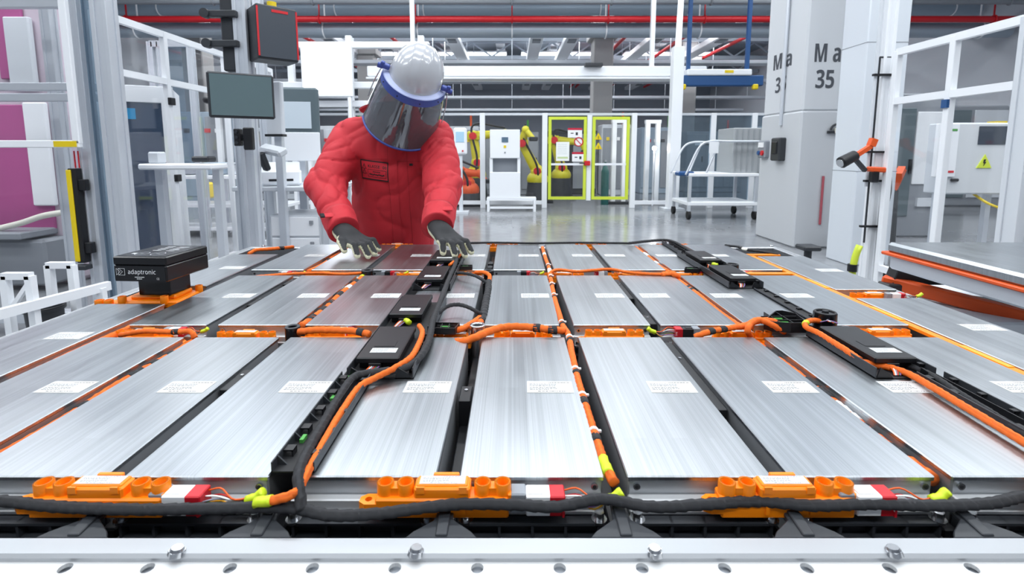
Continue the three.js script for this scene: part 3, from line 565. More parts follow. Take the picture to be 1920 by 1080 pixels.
cable('orange_cable', 'orange taped cable running through the left duct past the near controller', [[-0.2868, 0.812, -0.5128], [-0.2615, 0.816, -0.5126], [-0.2441, 0.82, -0.5168], [-0.2407, 0.826, -0.5506], [-0.2423, 0.829, -0.6065], [-0.2444, 0.83, -0.6786], [-0.2393, 0.832, -0.754], [-0.2235, 0.832, -0.7805], [-0.1981, 0.838, -0.8038], [-0.179, 0.842, -0.834], [-0.1753, 0.842, -0.8998], [-0.1798, 0.842, -0.9643], [-0.1936, 0.84, -1.0039]], 0.0052, M.cable, { bands: [[0.015, 0.022, M.lime]] });
cable('orange_cable', 'orange cable with black tape bands lying between two near modules', [[0.1204, 0.814, -0.5434], [0.1157, 0.816, -0.5653], [0.1136, 0.816, -0.6215], [0.1121, 0.816, -0.7074], [0.1113, 0.817, -0.7983], [0.1143, 0.818, -0.9147], [0.1177, 0.822, -0.9995], [0.1112, 0.824, -1.0451], [0.1117, 0.82, -1.1358], [0.112, 0.818, -1.2715], [0.1162, 0.818, -1.4329], [0.1212, 0.822, -1.5843], [0.1205, 0.82, -1.7841], [0.1219, 0.82, -1.9682]], 0.0062, M.cable, { bands: [[0.02, 0.028, M.lime], [0.06, 0.016, M.tape], [0.13, 0.018, M.tape], [0.2, 0.012, M.tape], [0.3, 0.013, M.tape], [0.36, 0.012, M.tape], [0.52, 0.016, M.tape], [0.6, 0.014, M.tape], [0.66, 0.014, M.tape], [0.71, 0.05, M.white], [0.76, 0.014, M.tape], [0.9, 0.03, M.white]], ties: true });
cable('orange_cable', 'thick orange cable crossing the steel boss into the junction', [[-0.1279, 0.808, -0.9999], [-0.0971, 0.82, -0.9692], [-0.0758, 0.826, -0.9741], [-0.0498, 0.83, -0.9966], [-0.0113, 0.831, -1.0224], [0.0453, 0.83, -1.0219], [0.0786, 0.829, -1.0118], [0.1125, 0.826, -1.0136]], 0.0078, M.cable, { bands: [[0.78, 0.016, M.tape], [0.9, 0.018, M.tape]] });
cable('orange_cable', 'short orange cable beside the steel boss and small bracket', [[-0.1304, 0.822, -1.0309], [-0.1115, 0.824, -1.0255], [-0.0915, 0.824, -1.0586], [-0.0739, 0.82, -1.113]], 0.0065, M.cable);
cable('orange_cable', 'thin orange cable wandering across the gap before the far row', [[0.1133, 0.816, -1.4778], [0.1185, 0.824, -1.5259], [0.1445, 0.827, -1.5561], [0.2019, 0.826, -1.5387], [0.2546, 0.826, -1.553], [0.3169, 0.826, -1.5675], [0.3678, 0.825, -1.5288], [0.4467, 0.824, -1.5122], [0.4969, 0.826, -1.5041]], 0.0048, M.cable);
cable('orange_cable', 'orange cable in the gap before the gloved right hand', [[-0.7978, 0.814, -1.5182], [-0.7022, 0.82, -1.5283], [-0.6072, 0.82, -1.5421], [-0.535, 0.82, -1.5283], [-0.4772, 0.816, -1.5584]], 0.0048, M.cable);
cable('orange_cable', 'orange cable crossing the gap up to the near controller', [[-0.452, 0.822, -1.0181], [-0.4152, 0.828, -1.0114], [-0.3693, 0.829, -1.0087], [-0.3291, 0.828, -1.0051], [-0.2946, 0.824, -0.9973]], 0.007, M.cable, { bands: [[0.86, 0.014, M.tape]] });
cable('orange_cable', 'orange cable looped beside the black test box plug', [[-0.8334, 0.814, -1.0207], [-0.778, 0.824, -1.0159], [-0.7307, 0.824, -1.0127], [-0.697, 0.824, -1.0127], [-0.6731, 0.826, -1.0074], [-0.6619, 0.814, -1.0023]], 0.0055, M.cable, { bands: [[0.7, 0.014, M.tape]] });
cable('black_cable', 'thin black cable arching over the middle row module', [[-0.1689, 0.832, -1.1075], [-0.1517, 0.842, -1.1277], [-0.1304, 0.844, -1.1377], [-0.1016, 0.842, -1.1236], [-0.0803, 0.832, -1.119], [-0.0687, 0.822, -1.1298]], 0.0046, M.tape);
cable('black_cable', 'black cable arching from the far controllers toward the black boss', [[-0.1764, 0.832, -1.4934], [-0.147, 0.84, -1.461], [-0.1131, 0.84, -1.4349], [-0.0894, 0.836, -1.4069], [-0.0706, 0.824, -1.3986], [-0.0677, 0.82, -1.3405]], 0.0048, M.tape);
cable('black_harness', 'thick black harness lying in the gap between middle row modules', [[-0.0693, 0.82, -1.4375], [-0.0663, 0.82, -1.3405], [-0.067, 0.82, -1.2414], [-0.0671, 0.819, -1.1466], [-0.0691, 0.816, -1.0953]], 0.0092, M.tape);
cable('orange_cable', 'short orange cable emerging under the thick black harness', [[-0.0705, 0.812, -1.1597], [-0.0716, 0.82, -1.0769], [-0.0739, 0.816, -1.0407]], 0.0072, M.cable, { bands: [[0.55, 0.01, M.tape]] });
cable('orange_cable', 'orange cable hooking round the upper black boss', [[-0.1164, 0.816, -1.5655], [-0.0867, 0.826, -1.5247], [-0.0682, 0.826, -1.4841], [-0.0687, 0.816, -1.4589]], 0.006, M.cable);
cable('orange_cable', 'large orange cable loop beside the ribbed bracket', [[0.5253, 0.77, -1.0592], [0.5159, 0.8, -1.0355], [0.4921, 0.832, -1.0036], [0.5062, 0.84, -1.0202], [0.5313, 0.842, -1.0347], [0.5477, 0.838, -1.0259], [0.5656, 0.828, -1.0242], [0.5855, 0.816, -1.0343]], 0.0064, M.cable);
cable('orange_cable', 'orange cable loop behind the larger loop', [[0.4932, 0.826, -1.0396], [0.5198, 0.832, -1.0429], [0.5465, 0.838, -1.0462], [0.5674, 0.836, -1.0417], [0.5862, 0.824, -1.0451], [0.5944, 0.814, -1.0462]], 0.006, M.cable);
cable('orange_cable', 'orange cable with black tape running into the loops', [[0.3833, 0.814, -1.0083], [0.3998, 0.822, -1.0056], [0.4206, 0.825, -1.0132], [0.4505, 0.827, -1.0205], [0.4858, 0.827, -1.0335], [0.5186, 0.826, -1.0396]], 0.0062, M.cable, { bands: [[0.28, 0.014, M.tape], [0.48, 0.014, M.tape]] });
cable('orange_cable', 'orange cable curling into the right controller tray', [[0.6835, 0.834, -1.0372], [0.6636, 0.84, -1.0336], [0.6415, 0.842, -1.0313], [0.6161, 0.842, -1.0112], [0.6086, 0.84, -0.9943], [0.6152, 0.839, -0.9723], [0.6164, 0.838, -0.9233], [0.6161, 0.837, -0.8766], [0.6181, 0.834, -0.848]], 0.0055, M.cable, { bands: [[0.3, 0.014, M.lime]] });
cable('orange_cable', 'orange cable leaving the right controller through the right duct', [[0.624, 0.828, -0.8504], [0.6388, 0.828, -0.8392], [0.6589, 0.828, -0.8261], [0.6696, 0.828, -0.801], [0.6666, 0.83, -0.7545], [0.6634, 0.83, -0.6985], [0.6605, 0.83, -0.6458], [0.6577, 0.83, -0.5965], [0.6564, 0.83, -0.5548]], 0.0056, M.cable);
cable('black_harness', 'black harness beside the orange cable in the right duct', [[0.6989, 0.826, -0.8437], [0.7044, 0.828, -0.805], [0.695, 0.828, -0.7337], [0.6884, 0.828, -0.6748], [0.6824, 0.828, -0.6204], [0.6815, 0.826, -0.5714]], 0.005, M.tape);
for (let k = 0; k < 6; k++) bld().tube([[0.6494, 0.838, -1.0326], [0.664, 0.844, -1.0255], [0.6704, 0.844, -1.0088]].map((p) => [p[0] + 0.0015 * k, p[1] + 0.001 * (k % 3), p[2] + 0.003 * (k - 3)]), 0.0012, { seg: 5, per: 0.006 }).build('loose_wire', M.wire[k % 7], scene).userData = { label: 'thin coloured loose wire curling into the right controller', category: 'wire', group: 'loose wires by the right controller' };
cable('orange_cable', 'short orange cable under the gloved left hand', [[-0.2024, 0.836, -1.5849], [-0.1913, 0.838, -1.6397], [-0.1851, 0.838, -1.6996], [-0.1843, 0.836, -1.7453]], 0.0048, M.cable);
cable('orange_cable', 'thick orange cable knot before the far right tray', [[0.4616, 0.822, -1.5067], [0.4914, 0.826, -1.5178], [0.5013, 0.826, -1.4974], [0.5137, 0.816, -1.5037]], 0.0085, M.cable);
cable('black_cable', 'black cable along the far rail dropping into the far right tray', [[0.477, 0.832, -1.9973], [0.5662, 0.832, -2.0463], [0.6357, 0.836, -2.0491], [0.6556, 0.838, -2.0007], [0.663, 0.836, -1.9071], [0.6634, 0.834, -1.793]], 0.0055, M.tape);
cable('black_cable', 'black cable with ivory plug on the far right corner', [[0.8751, 0.82, -2.0143], [0.9045, 0.824, -1.9587], [0.9019, 0.826, -1.8938], [0.9521, 0.824, -1.8622], [0.997, 0.82, -1.8318]], 0.005, M.tape, { bands: [[0.5, 0.03, M.ivory], [0.38, 0.02, M.black]] });
cable('orange_cable', 'orange cable on the far left corner of the tray', [[-0.9902, 0.82, -1.8416], [-0.9777, 0.828, -1.8732], [-0.942, 0.826, -1.9044], [-0.905, 0.824, -1.9364], [-0.8819, 0.82, -1.9795]], 0.0065, M.cable, { bands: [[0.7, 0.02, M.tape]] });
cable('black_cable', 'thin black cable lying along the far rail', [[-0.2215, 0.824, -2.0408], [-0.0669, 0.824, -2.053], [0.0886, 0.824, -2.0408], [0.2674, 0.824, -2.053], [0.4874, 0.824, -2.0408]], 0.0045, M.tape);

// cables sunk in the gaps between modules
function gapCable(x, z0, z1, y, r, label, list) {
  const pts = []; for (let k = 0; k <= 6; k++) pts.push([x + 0.002 * Math.sin(k * 2.1 + x * 30), TOP + y + 0.002 * Math.cos(k * 1.7), -(z0 + (z1 - z0) * k / 6)]);
  cable('orange_cable', label, pts, r, M.cable, { bands: list, per: 0.006, seg: 8 });
}
gapCable(COL[0] - 0.0135, 0.57, 1.27, -0.016, 0.0085, 'orange cable sunk beside the left outer module', [[0.35, 0.03, M.tape], [0.85, 0.03, M.tape]]);
gapCable(gapX(1), 0.40 + 0.16, 1.01, -0.014, 0.0085, 'long orange cable sunk in the gap between two near left modules', [[0.62, 0.03, M.tape], [0.72, 0.02, M.tape], [0.82, 0.02, M.tape], [0.38, 0.02, M.tape]]);
gapCable(gapX(2), 1.08, 1.57, -0.010, 0.0082, 'striped orange cable sunk between middle row modules, left', [[0.1, 0.03, M.tape], [0.24, 0.03, M.tape], [0.36, 0.025, M.tape], [0.5, 0.03, M.tape], [0.64, 0.025, M.white], [0.78, 0.03, M.tape], [0.93, 0.025, M.lime]]);
gapCable(gapX(1), 1.6, 2.03, -0.012, 0.008, 'orange cable sunk in the gap beyond the test box', [[0.4, 0.03, M.tape], [0.7, 0.03, M.tape]]);
gapCable(gapX(7), 0.56, 1.0, -0.016, 0.0085, 'striped orange cable sunk between near right modules', [[0.12, 0.03, M.tape], [0.24, 0.028, M.tape], [0.36, 0.05, M.white], [0.48, 0.03, M.tape], [0.56, 0.03, M.tape], [0.86, 0.05, M.tape]]);
gapCable(gapX(7), 1.08, 1.57, -0.012, 0.0085, 'orange cable sunk between middle row right modules', [[0.62, 0.04, M.tape]]);
gapCable(gapX(7), 1.6, 2.03, -0.012, 0.008, 'striped orange cable sunk between far row right modules', [[0.3, 0.04, M.white], [0.6, 0.05, M.white]]);

// orange flat busbar strip with branches on the right side
{
  const t = thing('flat_busbar', 'flat orange busbar strip running beside the right outer modules', 'busbar');
  const x = COL[8] + MW + 0.0115;
  bld().box(x, TOP - 0.006, -1.19, 0.016, 0.008, 1.26, 0.001).build('strip', M.orange, t);
  for (const z of [0.9, 1.15, 1.42]) bld().box(x, TOP - 0.0012, -z, 0.012, 0.0014, 0.1).build('warning_film', std(0xffa62b, 0.35), t);
  for (const [z, x0, w] of [[1.545, x - 0.09, 0.18], [1.835, x + 0.05, 0.12]]) bld().box(x0, TOP - 0.004, -z, w, 0.008, 0.02, 0.001).build('branch', M.orange, t);
}
// black seal profile along the left rail
tag(bld().box(-1.078, TOP - 0.04, -1.29, 0.02, 0.03, 1.1, 0.003).box(-1.06, TOP - 0.03, -1.29, 0.006, 0.03, 1.1, 0.002).build('edge_profile', M.black), 'black profile strip lying inside the left tray rail', 'profile');
tag(bld().box(1.095, TOP - 0.045, -1.29, 0.02, 0.03, 1.1, 0.003).box(1.082, TOP - 0.04, -1.29, 0.006, 0.03, 1.1, 0.002).build('edge_profile', M.black), 'black profile strip lying inside the right tray rail', 'profile');

// black test box on its orange plug
{
  const p = thing('service_plug', 'large orange plug base under the black test box', 'plug', { at: [-0.96, TOP, -1.30], turn: 0.05 });
  bld().box(0.015, -0.012, 0, 0.16, 0.02, 0.11, 0.004).build('base', M.orange, p);
  bld().box(0.02, 0.002, -0.005, 0.115, 0.012, 0.08, 0.004).build('socket', M.orange, p);
  for (const [x, z] of [[-0.045, 0.052], [0.06, 0.052], [0.09, -0.05], [-0.04, -0.048]]) bld().ring(x, -0.01, z, 0.0095, 0.006, 0.022).build('screw_well', M.orange, p);
  bld().box(-0.085, -0.016, 0.03, 0.06, 0.012, 0.05, 0.003).build('mounting_wing', M.orange, p);
  for (const x of [-0.105, -0.082]) bld().ring(x, -0.012, 0.048, 0.0105, 0.0065, 0.014).build('screw_well', M.orange, p);
  const t = thing('test_box', 'black test box lettered adaptronic standing on an orange plug', 'test device', { at: [-0.932, TOP, -1.307], turn: -0.07 });
  const w = 0.142, h = 0.064, d = 0.156;
  bld().box(0, 0.031, 0, 0.088, 0.048, 0.078, 0.003).build('stem', M.blackGloss, t);
  bld().box(0, 0.055 + h * 0.32, 0, w, h * 0.64, d, 0.003).build('case', M.blackGloss, t);
  bld().box(0, 0.055 + h * 0.82, 0, w, h * 0.355, d, 0.003).build('lid', M.blackGloss, t);
  const face = canvasTex(1024, 300, (g, W, H) => {
    g.fillStyle = '#141519'; g.fillRect(0, 0, W, H); g.strokeStyle = g.fillStyle = '#eceef0'; g.lineWidth = 6;
    g.strokeRect(70, 50, 130, 130); g.beginPath(); g.moveTo(30, 50); g.lineTo(110, 115); g.lineTo(30, 180); g.closePath(); g.stroke(); g.beginPath(); g.moveTo(78, 50); g.lineTo(158, 115); g.lineTo(78, 180); g.stroke();
    g.font = '118px sans-serif'; g.fillText('adaptronic', 262, 155);
    for (let k = 0; k < 9; k++) g.fillRect(400 + k * 22, 208, 14, 18); for (let k = 0; k < 5; k++) g.fillRect(440 + k * 22, 242, 14, 18);
    g.font = '52px sans-serif'; g.fillText('CE', 840, 262);
  });
  const fm = mesh('lettered_face', new THREE.PlaneGeometry(w - 0.008, (w - 0.008) * 0.293), std(0xffffff, 0.25, 0, { map: face }), t); fm.position.set(0, 0.055 + h * 0.315, d / 2 + 0.0004);
  const topTex = canvasTex(512, 512, (g, W, H) => {
    g.fillStyle = '#141519'; g.fillRect(0, 0, W, H); g.strokeStyle = g.fillStyle = '#d8dadd'; g.lineWidth = 5;
    for (const x of [170, 340]) { g.beginPath(); g.arc(x, 400, 62, 0, 7); g.stroke(); g.fillRect(x - 20, 396, 40, 8); }
    for (let k = 0; k < 5; k++) { g.fillRect(150 + (k % 2) * 10, 60 + k * 46, 90, 14); g.fillRect(300, 70 + k * 46, 110 - (k % 3) * 20, 14); }
    g.fillRect(60, 380, 50, 34);
  });
  const tm = mesh('printed_top', new THREE.PlaneGeometry(w - 0.012, d - 0.012), std(0xffffff, 0.25, 0, { map: topTex }), t); tm.rotation.x = -PI / 2; tm.position.y = 0.055 + h + 0.0004;
}

// ---------- the worker ----------
{
  const person = thing('person', 'person in red protective jacket, white helmet and visor, leaning over the battery with both hands', 'person');
  const shR = [-0.732, 1.262, -2.31], shL = [-0.35, 1.258, -2.30], elR = [-0.785, 1.06, -2.10], elL = [-0.285, 1.06, -2.08];
  const wrR = [-0.640, 0.912, -1.868], wrL = [-0.276, 0.932, -1.828];
  const chest = [-0.545, 1.17, -2.33], hip = [-0.575, 0.86, -2.40], neck = [-0.515, 1.36, -2.27], head = [-0.412, 1.475, -2.13];
  const kneeR = [-0.68, 0.48, -2.38], kneeL = [-0.47, 0.48, -2.38], ankR = [-0.69, 0.1, -2.47], ankL = [-0.46, 0.1, -2.47];
  const flatCapsule = (p, a, b, ra, rb, k) => capsule([p[0], p[1], p[2] * k], [a[0], a[1], a[2] * k], [b[0], b[1], b[2] * k], ra, rb);   // wider than deep
  // jacket: torso, shoulders, sleeves, with drawn folds
  const fold = (x, y, z) => 0.005 - 0.011 * Math.exp(-Math.abs(noise(x * 4.5 + 3 + y * 3, y * 4 - x * 4, z * 5)) * 9) - 0.004 * Math.exp(-Math.abs(noise(x * 8 - y * 8, y * 9 + x * 5, z * 8 + 4)) * 5);
  const sleeveFold = (p, a, b, phase) => {
    const d = V(b[0] - a[0], b[1] - a[1], b[2] - a[2]), L2 = d.lengthSq(), t = ((p[0] - a[0]) * d.x + (p[1] - a[1]) * d.y + (p[2] - a[2]) * d.z) / L2;
    const n = noise(p[0] * 7, p[1] * 7, p[2] * 7 + phase);
    const sn = Math.sin(t * 10 + n * 3.5 + phase + p[0] * 14);
    return (0.003 - 0.011 * Math.exp(-Math.abs(sn) * 3)) * (0.45 + 0.55 * Math.max(0, Math.min(1, t)));
  };
  const jacketField = (x, y, z) => {
    const p = [x, y, z];
    let d = flatCapsule(p, [hip[0], 0.74, hip[2] + 0.01], [chest[0], 1.13, chest[2]], 0.186, 0.198, 1.3);
    d = smin(d, capsule(p, [shR[0] + 0.05, shR[1] - 0.005, shR[2]], [shL[0] - 0.05, shL[1], shL[2]], 0.092, 0.092), 0.11);
    d = smin(d, capsule(p, [-0.525, 1.31, -2.30], [neck[0], neck[1] + 0.02, neck[2]], 0.10, 0.082), 0.08);
    const uR = capsule(p, shR, elR, 0.088, 0.078) - sleeveFold(p, shR, elR, 1), fR = capsule(p, elR, wrR, 0.074, 0.052) - sleeveFold(p, elR, wrR, 4);
    const uL = capsule(p, shL, elL, 0.086, 0.078) - sleeveFold(p, shL, elL, 2), fL = capsule(p, elL, wrL, 0.074, 0.052) - sleeveFold(p, elL, wrL, 5.5);
    d = smin(d, smin(uR, fR, 0.03), 0.045); d = smin(d, smin(uL, fL, 0.03), 0.045);
    d -= fold(x, y, z);
    d = Math.max(d, 0.70 - y);
    for (const [e, w] of [[elR, wrR], [elL, wrL]]) {                      // sleeves end before the wrists
      const dir = V(w[0] - e[0], w[1] - e[1], w[2] - e[2]).normalize(), q = V(x - w[0], y - w[1], z - w[2]).dot(dir);
      if (Math.hypot(x - w[0], y - w[1], z - w[2]) < 0.16) d = Math.max(d, q - 0.012);
    }
    return d;
  };
  const redCloth = phys(new THREE.Color().setRGB(0.53, 0.015, 0.028), 0.72, 0, { sheen: 0.15, sheenColor: new THREE.Color(1, 0.35, 0.4), sheenRoughness: 0.5, bumpMap: at2(clothBump, 14, 14), bumpScale: 0.0003 });
  const jacket = mesh('jacket', metricUV(surfaceNets(jacketField, [-0.96, 0.66, -2.62], [-0.13, 1.50, -1.75], 0.006)), redCloth, person);
  jacket.userData.label = 'red protective jacket with dark seams';
  // a strip laid on the cloth: every point of a grid is moved along the view axis onto the jacket
  const drape = (x0, x1, y0, y1, nx, ny, off, slant = 0) => {
    const g = new THREE.PlaneGeometry(1, 1, nx, ny), q = g.attributes.position, uv = g.attributes.uv;
    for (let i = 0; i < q.count; i++) {
      const u = uv.getX(i), v = uv.getY(i), y = y0 + (y1 - y0) * v - slant * u, x = x0 + (x1 - x0) * u + 0.0;
      let z = -1.9; for (let k = 0; k < 90; k++) { const d = jacketField(x, y, z); if (d < 0.0006) break; z -= Math.max(0.0008, d * 0.6); }
      q.setXYZ(i, x, y, z + off);
    }
    g.computeVertexNormals(); return g;
  };
  const seamMat = std(new THREE.Color().setRGB(0.30, 0.008, 0.014), 0.8);
  mesh('placket', drape(-0.537, -0.50, 0.74, 1.245, 3, 50, 0.004), redCloth, jacket);
  mesh('front_seam', drape(-0.5385, -0.5365, 0.74, 1.25, 1, 60, 0.0035), seamMat, jacket);
  mesh('front_seam', drape(-0.458, -0.4565, 0.78, 1.22, 1, 50, 0.0015), seamMat, jacket);
  mesh('chest_seam', drape(-0.70, -0.54, 1.1685, 1.1700, 30, 1, 0.0015), seamMat, jacket);
  mesh('chest_seam', drape(-0.50, -0.385, 1.1585, 1.1600, 24, 1, 0.0015), seamMat, jacket);
  const badge = canvasTex(512, 320, (g, W, H) => {
    g.fillStyle = '#c02030'; g.fillRect(0, 0, W, H); g.strokeStyle = g.fillStyle = '#1a1416'; g.lineWidth = 20; g.strokeRect(10, 10, W - 20, H - 20);
    g.font = 'bold 66px sans-serif'; g.fillText('KLASSE', 138, 118); g.fillText('00', 408, 118);
    g.lineWidth = 8; g.strokeRect(140, 148, 330, 120); for (let k = 0; k < 5; k++) g.fillRect(235 + k * 28, 170, 18, 22); for (let k = 0; k < 10; k++) g.fillRect(165 + k * 28, 210 + (k % 3) * 4, 24, 26);
    g.lineWidth = 10; for (const y of [150, 232]) { g.beginPath(); g.moveTo(70, y - 82); g.lineTo(108, y - 8); g.lineTo(32, y - 8); g.closePath(); g.stroke(); g.fillRect(66, y - 56, 8, 32); }
  });
  const bp = mesh('class_badge', drape(-0.664, -0.538, 1.085, 1.170, 14, 10, 0.003, 0.016), std(0xffffff, 0.7, 0, { map: badge }), jacket); bp.userData.label = 'black printed badge reading KLASSE 00';
  mesh('pocket_tab', drape(-0.448, -0.434, 1.140, 1.150, 2, 2, 0.004), std(0x1b1618, 0.7), jacket);
  // collar, cuffs
  const collar = (() => {
    const pos = [], idx = [], n = 30;
    for (let k = 0; k <= n; k++) { const a = -PI * 0.62 + k / n * PI * 2.24, c = Math.cos(a), s = Math.sin(a); for (const [r, y, zz] of [[0.10, 1.335, 0], [0.135, 1.385, 0], [0.175, 1.418 + 0.012 * Math.cos(2 * a), 0.0], [0.17, 1.408 + 0.012 * Math.cos(2 * a), 0], [0.128, 1.375, 0], [0.092, 1.33, 0]]) pos.push(-0.50 + s * r * 1.0, y - 0.02, -2.255 - c * r * 0.8 + zz); }
    for (let k = 0; k < n; k++) for (let j = 0; j < 6; j++) { const a = k * 6 + j, b = k * 6 + (j + 1) % 6; idx.push(a, b, a + 6, b, b + 6, a + 6); }
    const g = new THREE.BufferGeometry(); g.setAttribute('position', new THREE.Float32BufferAttribute(pos, 3)); g.setIndex(idx); g.computeVertexNormals(); return metricUV(g);
  })();
  mesh('collar', collar, redCloth, jacket);
  for (const [e, w, side] of [[elR, wrR, -1], [elL, wrL, 1]]) {
    const E = V(...e), W = V(...w), d = W.clone().sub(E).normalize(), a = W.clone().addScaledVector(d, -0.075), b = W.clone().addScaledVector(d, 0.014);
    const cuff = mesh('cuff', metricUV(strip(sweep([a.toArray(), a.clone().lerp(b, 0.5).toArray(), b.toArray()], (t, s, an) => 0.0645 - 0.006 * t + 0.0025 * noise(an * 1.5, t * 5, side), { seg: 28, per: 0.012 }))), redCloth, jacket);
    const up = V(side * 0.5, 0.75, 0.3).normalize(), c = a.clone().lerp(b, 0.55).add(up.clone().addScaledVector(d, -up.dot(d)).normalize().multiplyScalar(0.063));
    const tab = bld().box(0, 0, 0, 0.05, 0.006, 0.026, 0.002).build('cuff_tab', redCloth, cuff); tab.position.copy(c); tab.lookAt(c.clone().add(d)); 
    if (side < 0) { const v = bld().box(-0.03, 0.001, 0, 0.016, 0.007, 0.024, 0.002).build('hook_patch', std(0x1c1c20, 0.9), tab.parent); v.position.copy(c); v.lookAt(c.clone().add(d)); }
  }
  // trousers and shoes behind the battery
  const trousers = surfaceNets((x, y, z) => {
    const p = [x, y, z]; let d = flatCapsule(p, [hip[0] - 0.05, 0.86, hip[2]], [hip[0] + 0.05, 0.86, hip[2]], 0.135, 0.135, 1.15);
    d = smin(d, smin(capsule(p, [hip[0] - 0.09, 0.84, hip[2]], kneeR, 0.105, 0.082), capsule(p, kneeR, ankR, 0.08, 0.075), 0.03), 0.05);
    d = smin(d, smin(capsule(p, [hip[0] + 0.09, 0.84, hip[2]], kneeL, 0.105, 0.082), capsule(p, kneeL, ankL, 0.08, 0.075), 0.03), 0.05);
    return Math.max(d, 0.09 - y);
  }, [-0.85, 0.05, -2.65], [-0.3, 1.02, -2.2], 0.02);
  mesh('trousers', metricUV(trousers), redCloth, person);
  for (const a of [ankR, ankL]) mesh('shoe', metricUV(surfaceNets((x, y, z) => Math.max(smin(capsule([x, y, z], [a[0], 0.05, a[2] - 0.03], [a[0], 0.035, a[2] + 0.15], 0.052, 0.04), capsule([x, y, z], [a[0], 0.06, a[2]], [a[0], 0.15, a[2]], 0.05, 0.05), 0.03), 0.004 - y), [a[0] - 0.1, -0.01, a[2] - 0.12], [a[0] + 0.1, 0.22, a[2] + 0.24], 0.01)), M.rubber, person);

  // body: one skin surface under the clothes, with the head
  const H = new THREE.Matrix4().compose(V(...head), new THREE.Quaternion().setFromEuler(new THREE.Euler(0.66, 0.22, -0.34, 'ZYX')), V(1, 1, 1)), Hi = H.clone().invert();
  const headField = (x, y, z) => {
    const v = V(x, y, z).applyMatrix4(Hi), p = [v.x, v.y, v.z];
    let d = Math.hypot(v.x / 0.078, (v.y - 0.03) / 0.1, (v.z + 0.012) / 0.098) * 0.085 - 0.085;
    d = smin(d, capsule(p, [0, -0.06, 0.03], [0, -0.02, 0.02], 0.052, 0.062), 0.05);          // jaw
    d = smin(d, capsule(p, [0, 0.0, 0.082], [0, -0.032, 0.105], 0.009, 0.014), 0.012);         // nose
    for (const s of [-1, 1]) { d = smin(d, capsule(p, [s * 0.079, 0.012, -0.01], [s * 0.078, -0.03, -0.004], 0.012, 0.009), 0.008); d = -smin(-d, Math.hypot(v.x - s * 0.032, v.y - 0.008, v.z - 0.094) - 0.012, 0.012); }
    d = smin(d, capsule(p, [-0.022, -0.062, 0.082], [0.022, -0.062, 0.082], 0.007, 0.007), 0.006);   // lips
    return smin(d, capsule([x, y, z], neck, [head[0], head[1] - 0.03, head[2] - 0.03], 0.06, 0.055), 0.03);
  };
  const skinField = (x, y, z) => Math.min(jacketField(x, y, z) + 0.022, 9);
  const bodyGeo2 = mergeGeometries([strip(surfaceNets((x, y, z) => smin(skinField(x, y, z), capsule([x, y, z], [hip[0], 0.8, hip[2]], [hip[0], 0.6, hip[2]], 0.09, 0.09), 0.03), [-0.96, 0.5, -2.62], [-0.13, 1.5, -1.75], 0.022)), strip(surfaceNets(headField, [head[0] - 0.2, head[1] - 0.2, head[2] - 0.22], [head[0] + 0.18, head[1] + 0.2, head[2] + 0.18], 0.006))]);
  mesh('body', metricUV(bodyGeo2), std(0xc98d70, 0.55), person);

  // gloves: palm and five jointed fingers; dark back, cream palm and edges
  function glove(wrist, dir, right, tips, lift, thumb) {
    const F = V(...dir).normalize(), U0 = V(0, 1, 0), S = U0.clone().cross(F).multiplyScalar(right).normalize().negate(), U = F.clone().cross(S).multiplyScalar(right);
    if (U.y < 0) U.negate();
    const W = V(...wrist), at = (f, s, u) => W.clone().addScaledVector(F, f).addScaledVector(S, s).addScaledVector(U, u).toArray(), bones = [];
    // S points from the little finger to the thumb
    const fingers = [[0.036, 0.084, 0.070, 0.013], [0.012, 0.090, 0.080, 0.004], [-0.012, 0.086, 0.074, -0.006], [-0.035, 0.076, 0.060, -0.016]];
    for (const [s, f, len, spread] of fingers) {
      const k = at(f, s, 0.004), base = at(-0.01, s * 0.5, 0.0);
      bones.push([base, k, 0.022, 0.0145]);
      const m = at(f + len * 0.5, s + spread * 0.5, 0.009 + lift), e = at(f + len, s + spread, -0.012 + lift * tips);
      bones.push([k, m, 0.0135, 0.0125]); bones.push([m, e, 0.0125, 0.0108]);
    }
    const t0 = at(0.02, 0.026, -0.006), t1 = at(0.05, 0.052, thumb[0]), t2 = at(thumb[1], thumb[2], thumb[3]);
    bones.push([t0, t1, 0.019, 0.014]); bones.push([t1, t2, 0.0135, 0.0105]);
    bones.push([at(-0.05, 0, 0.002), at(0.02, 0, 0.002), 0.034, 0.033]);
    const field = (x, y, z) => { let d = 9; bones.forEach((b, i) => { const c = capsule([x, y, z], b[0], b[1], b[2], b[3]); d = smin(d, c, i % 3 === 0 && i < 12 || i === 14 ? 0.016 : 0.0055); }); return d; };
    const lo = [9, 9, 9], hi = [-9, -9, -9]; for (const b of bones) for (const q of [b[0], b[1]]) for (let k = 0; k < 3; k++) { lo[k] = Math.min(lo[k], q[k] - 0.05); hi[k] = Math.max(hi[k], q[k] + 0.05); }
    const g = surfaceNets(field, lo, hi, 0.0028), pos = g.attributes.position, nr = g.attributes.normal, col = new Float32Array(pos.count * 3);
    const dark = [0.024, 0.025, 0.028], cream = [0.72, 0.70, 0.50];
    for (let i = 0; i < pos.count; i++) {
      const p = [pos.getX(i), pos.getY(i), pos.getZ(i)], n = V(nr.getX(i), nr.getY(i), nr.getZ(i));
      let best = 9, which = 0; bones.forEach((b, k) => { const c = capsule(p, b[0], b[1], b[2], b[3]); if (c < best) { best = c; which = k; } });
      const finger = which < 12 && which % 3 > 0 || which === 13, dors = n.dot(U);
      let isDark = finger ? dors > 0.34 : dors > 0.02;
      if (which === 13 || which === 12) isDark = dors > 0.6;
      if (finger && V(...p).sub(V(...bones[which][1])).dot(F) > 0.0 && which % 3 === 2) isDark = isDark && dors > 0.55;
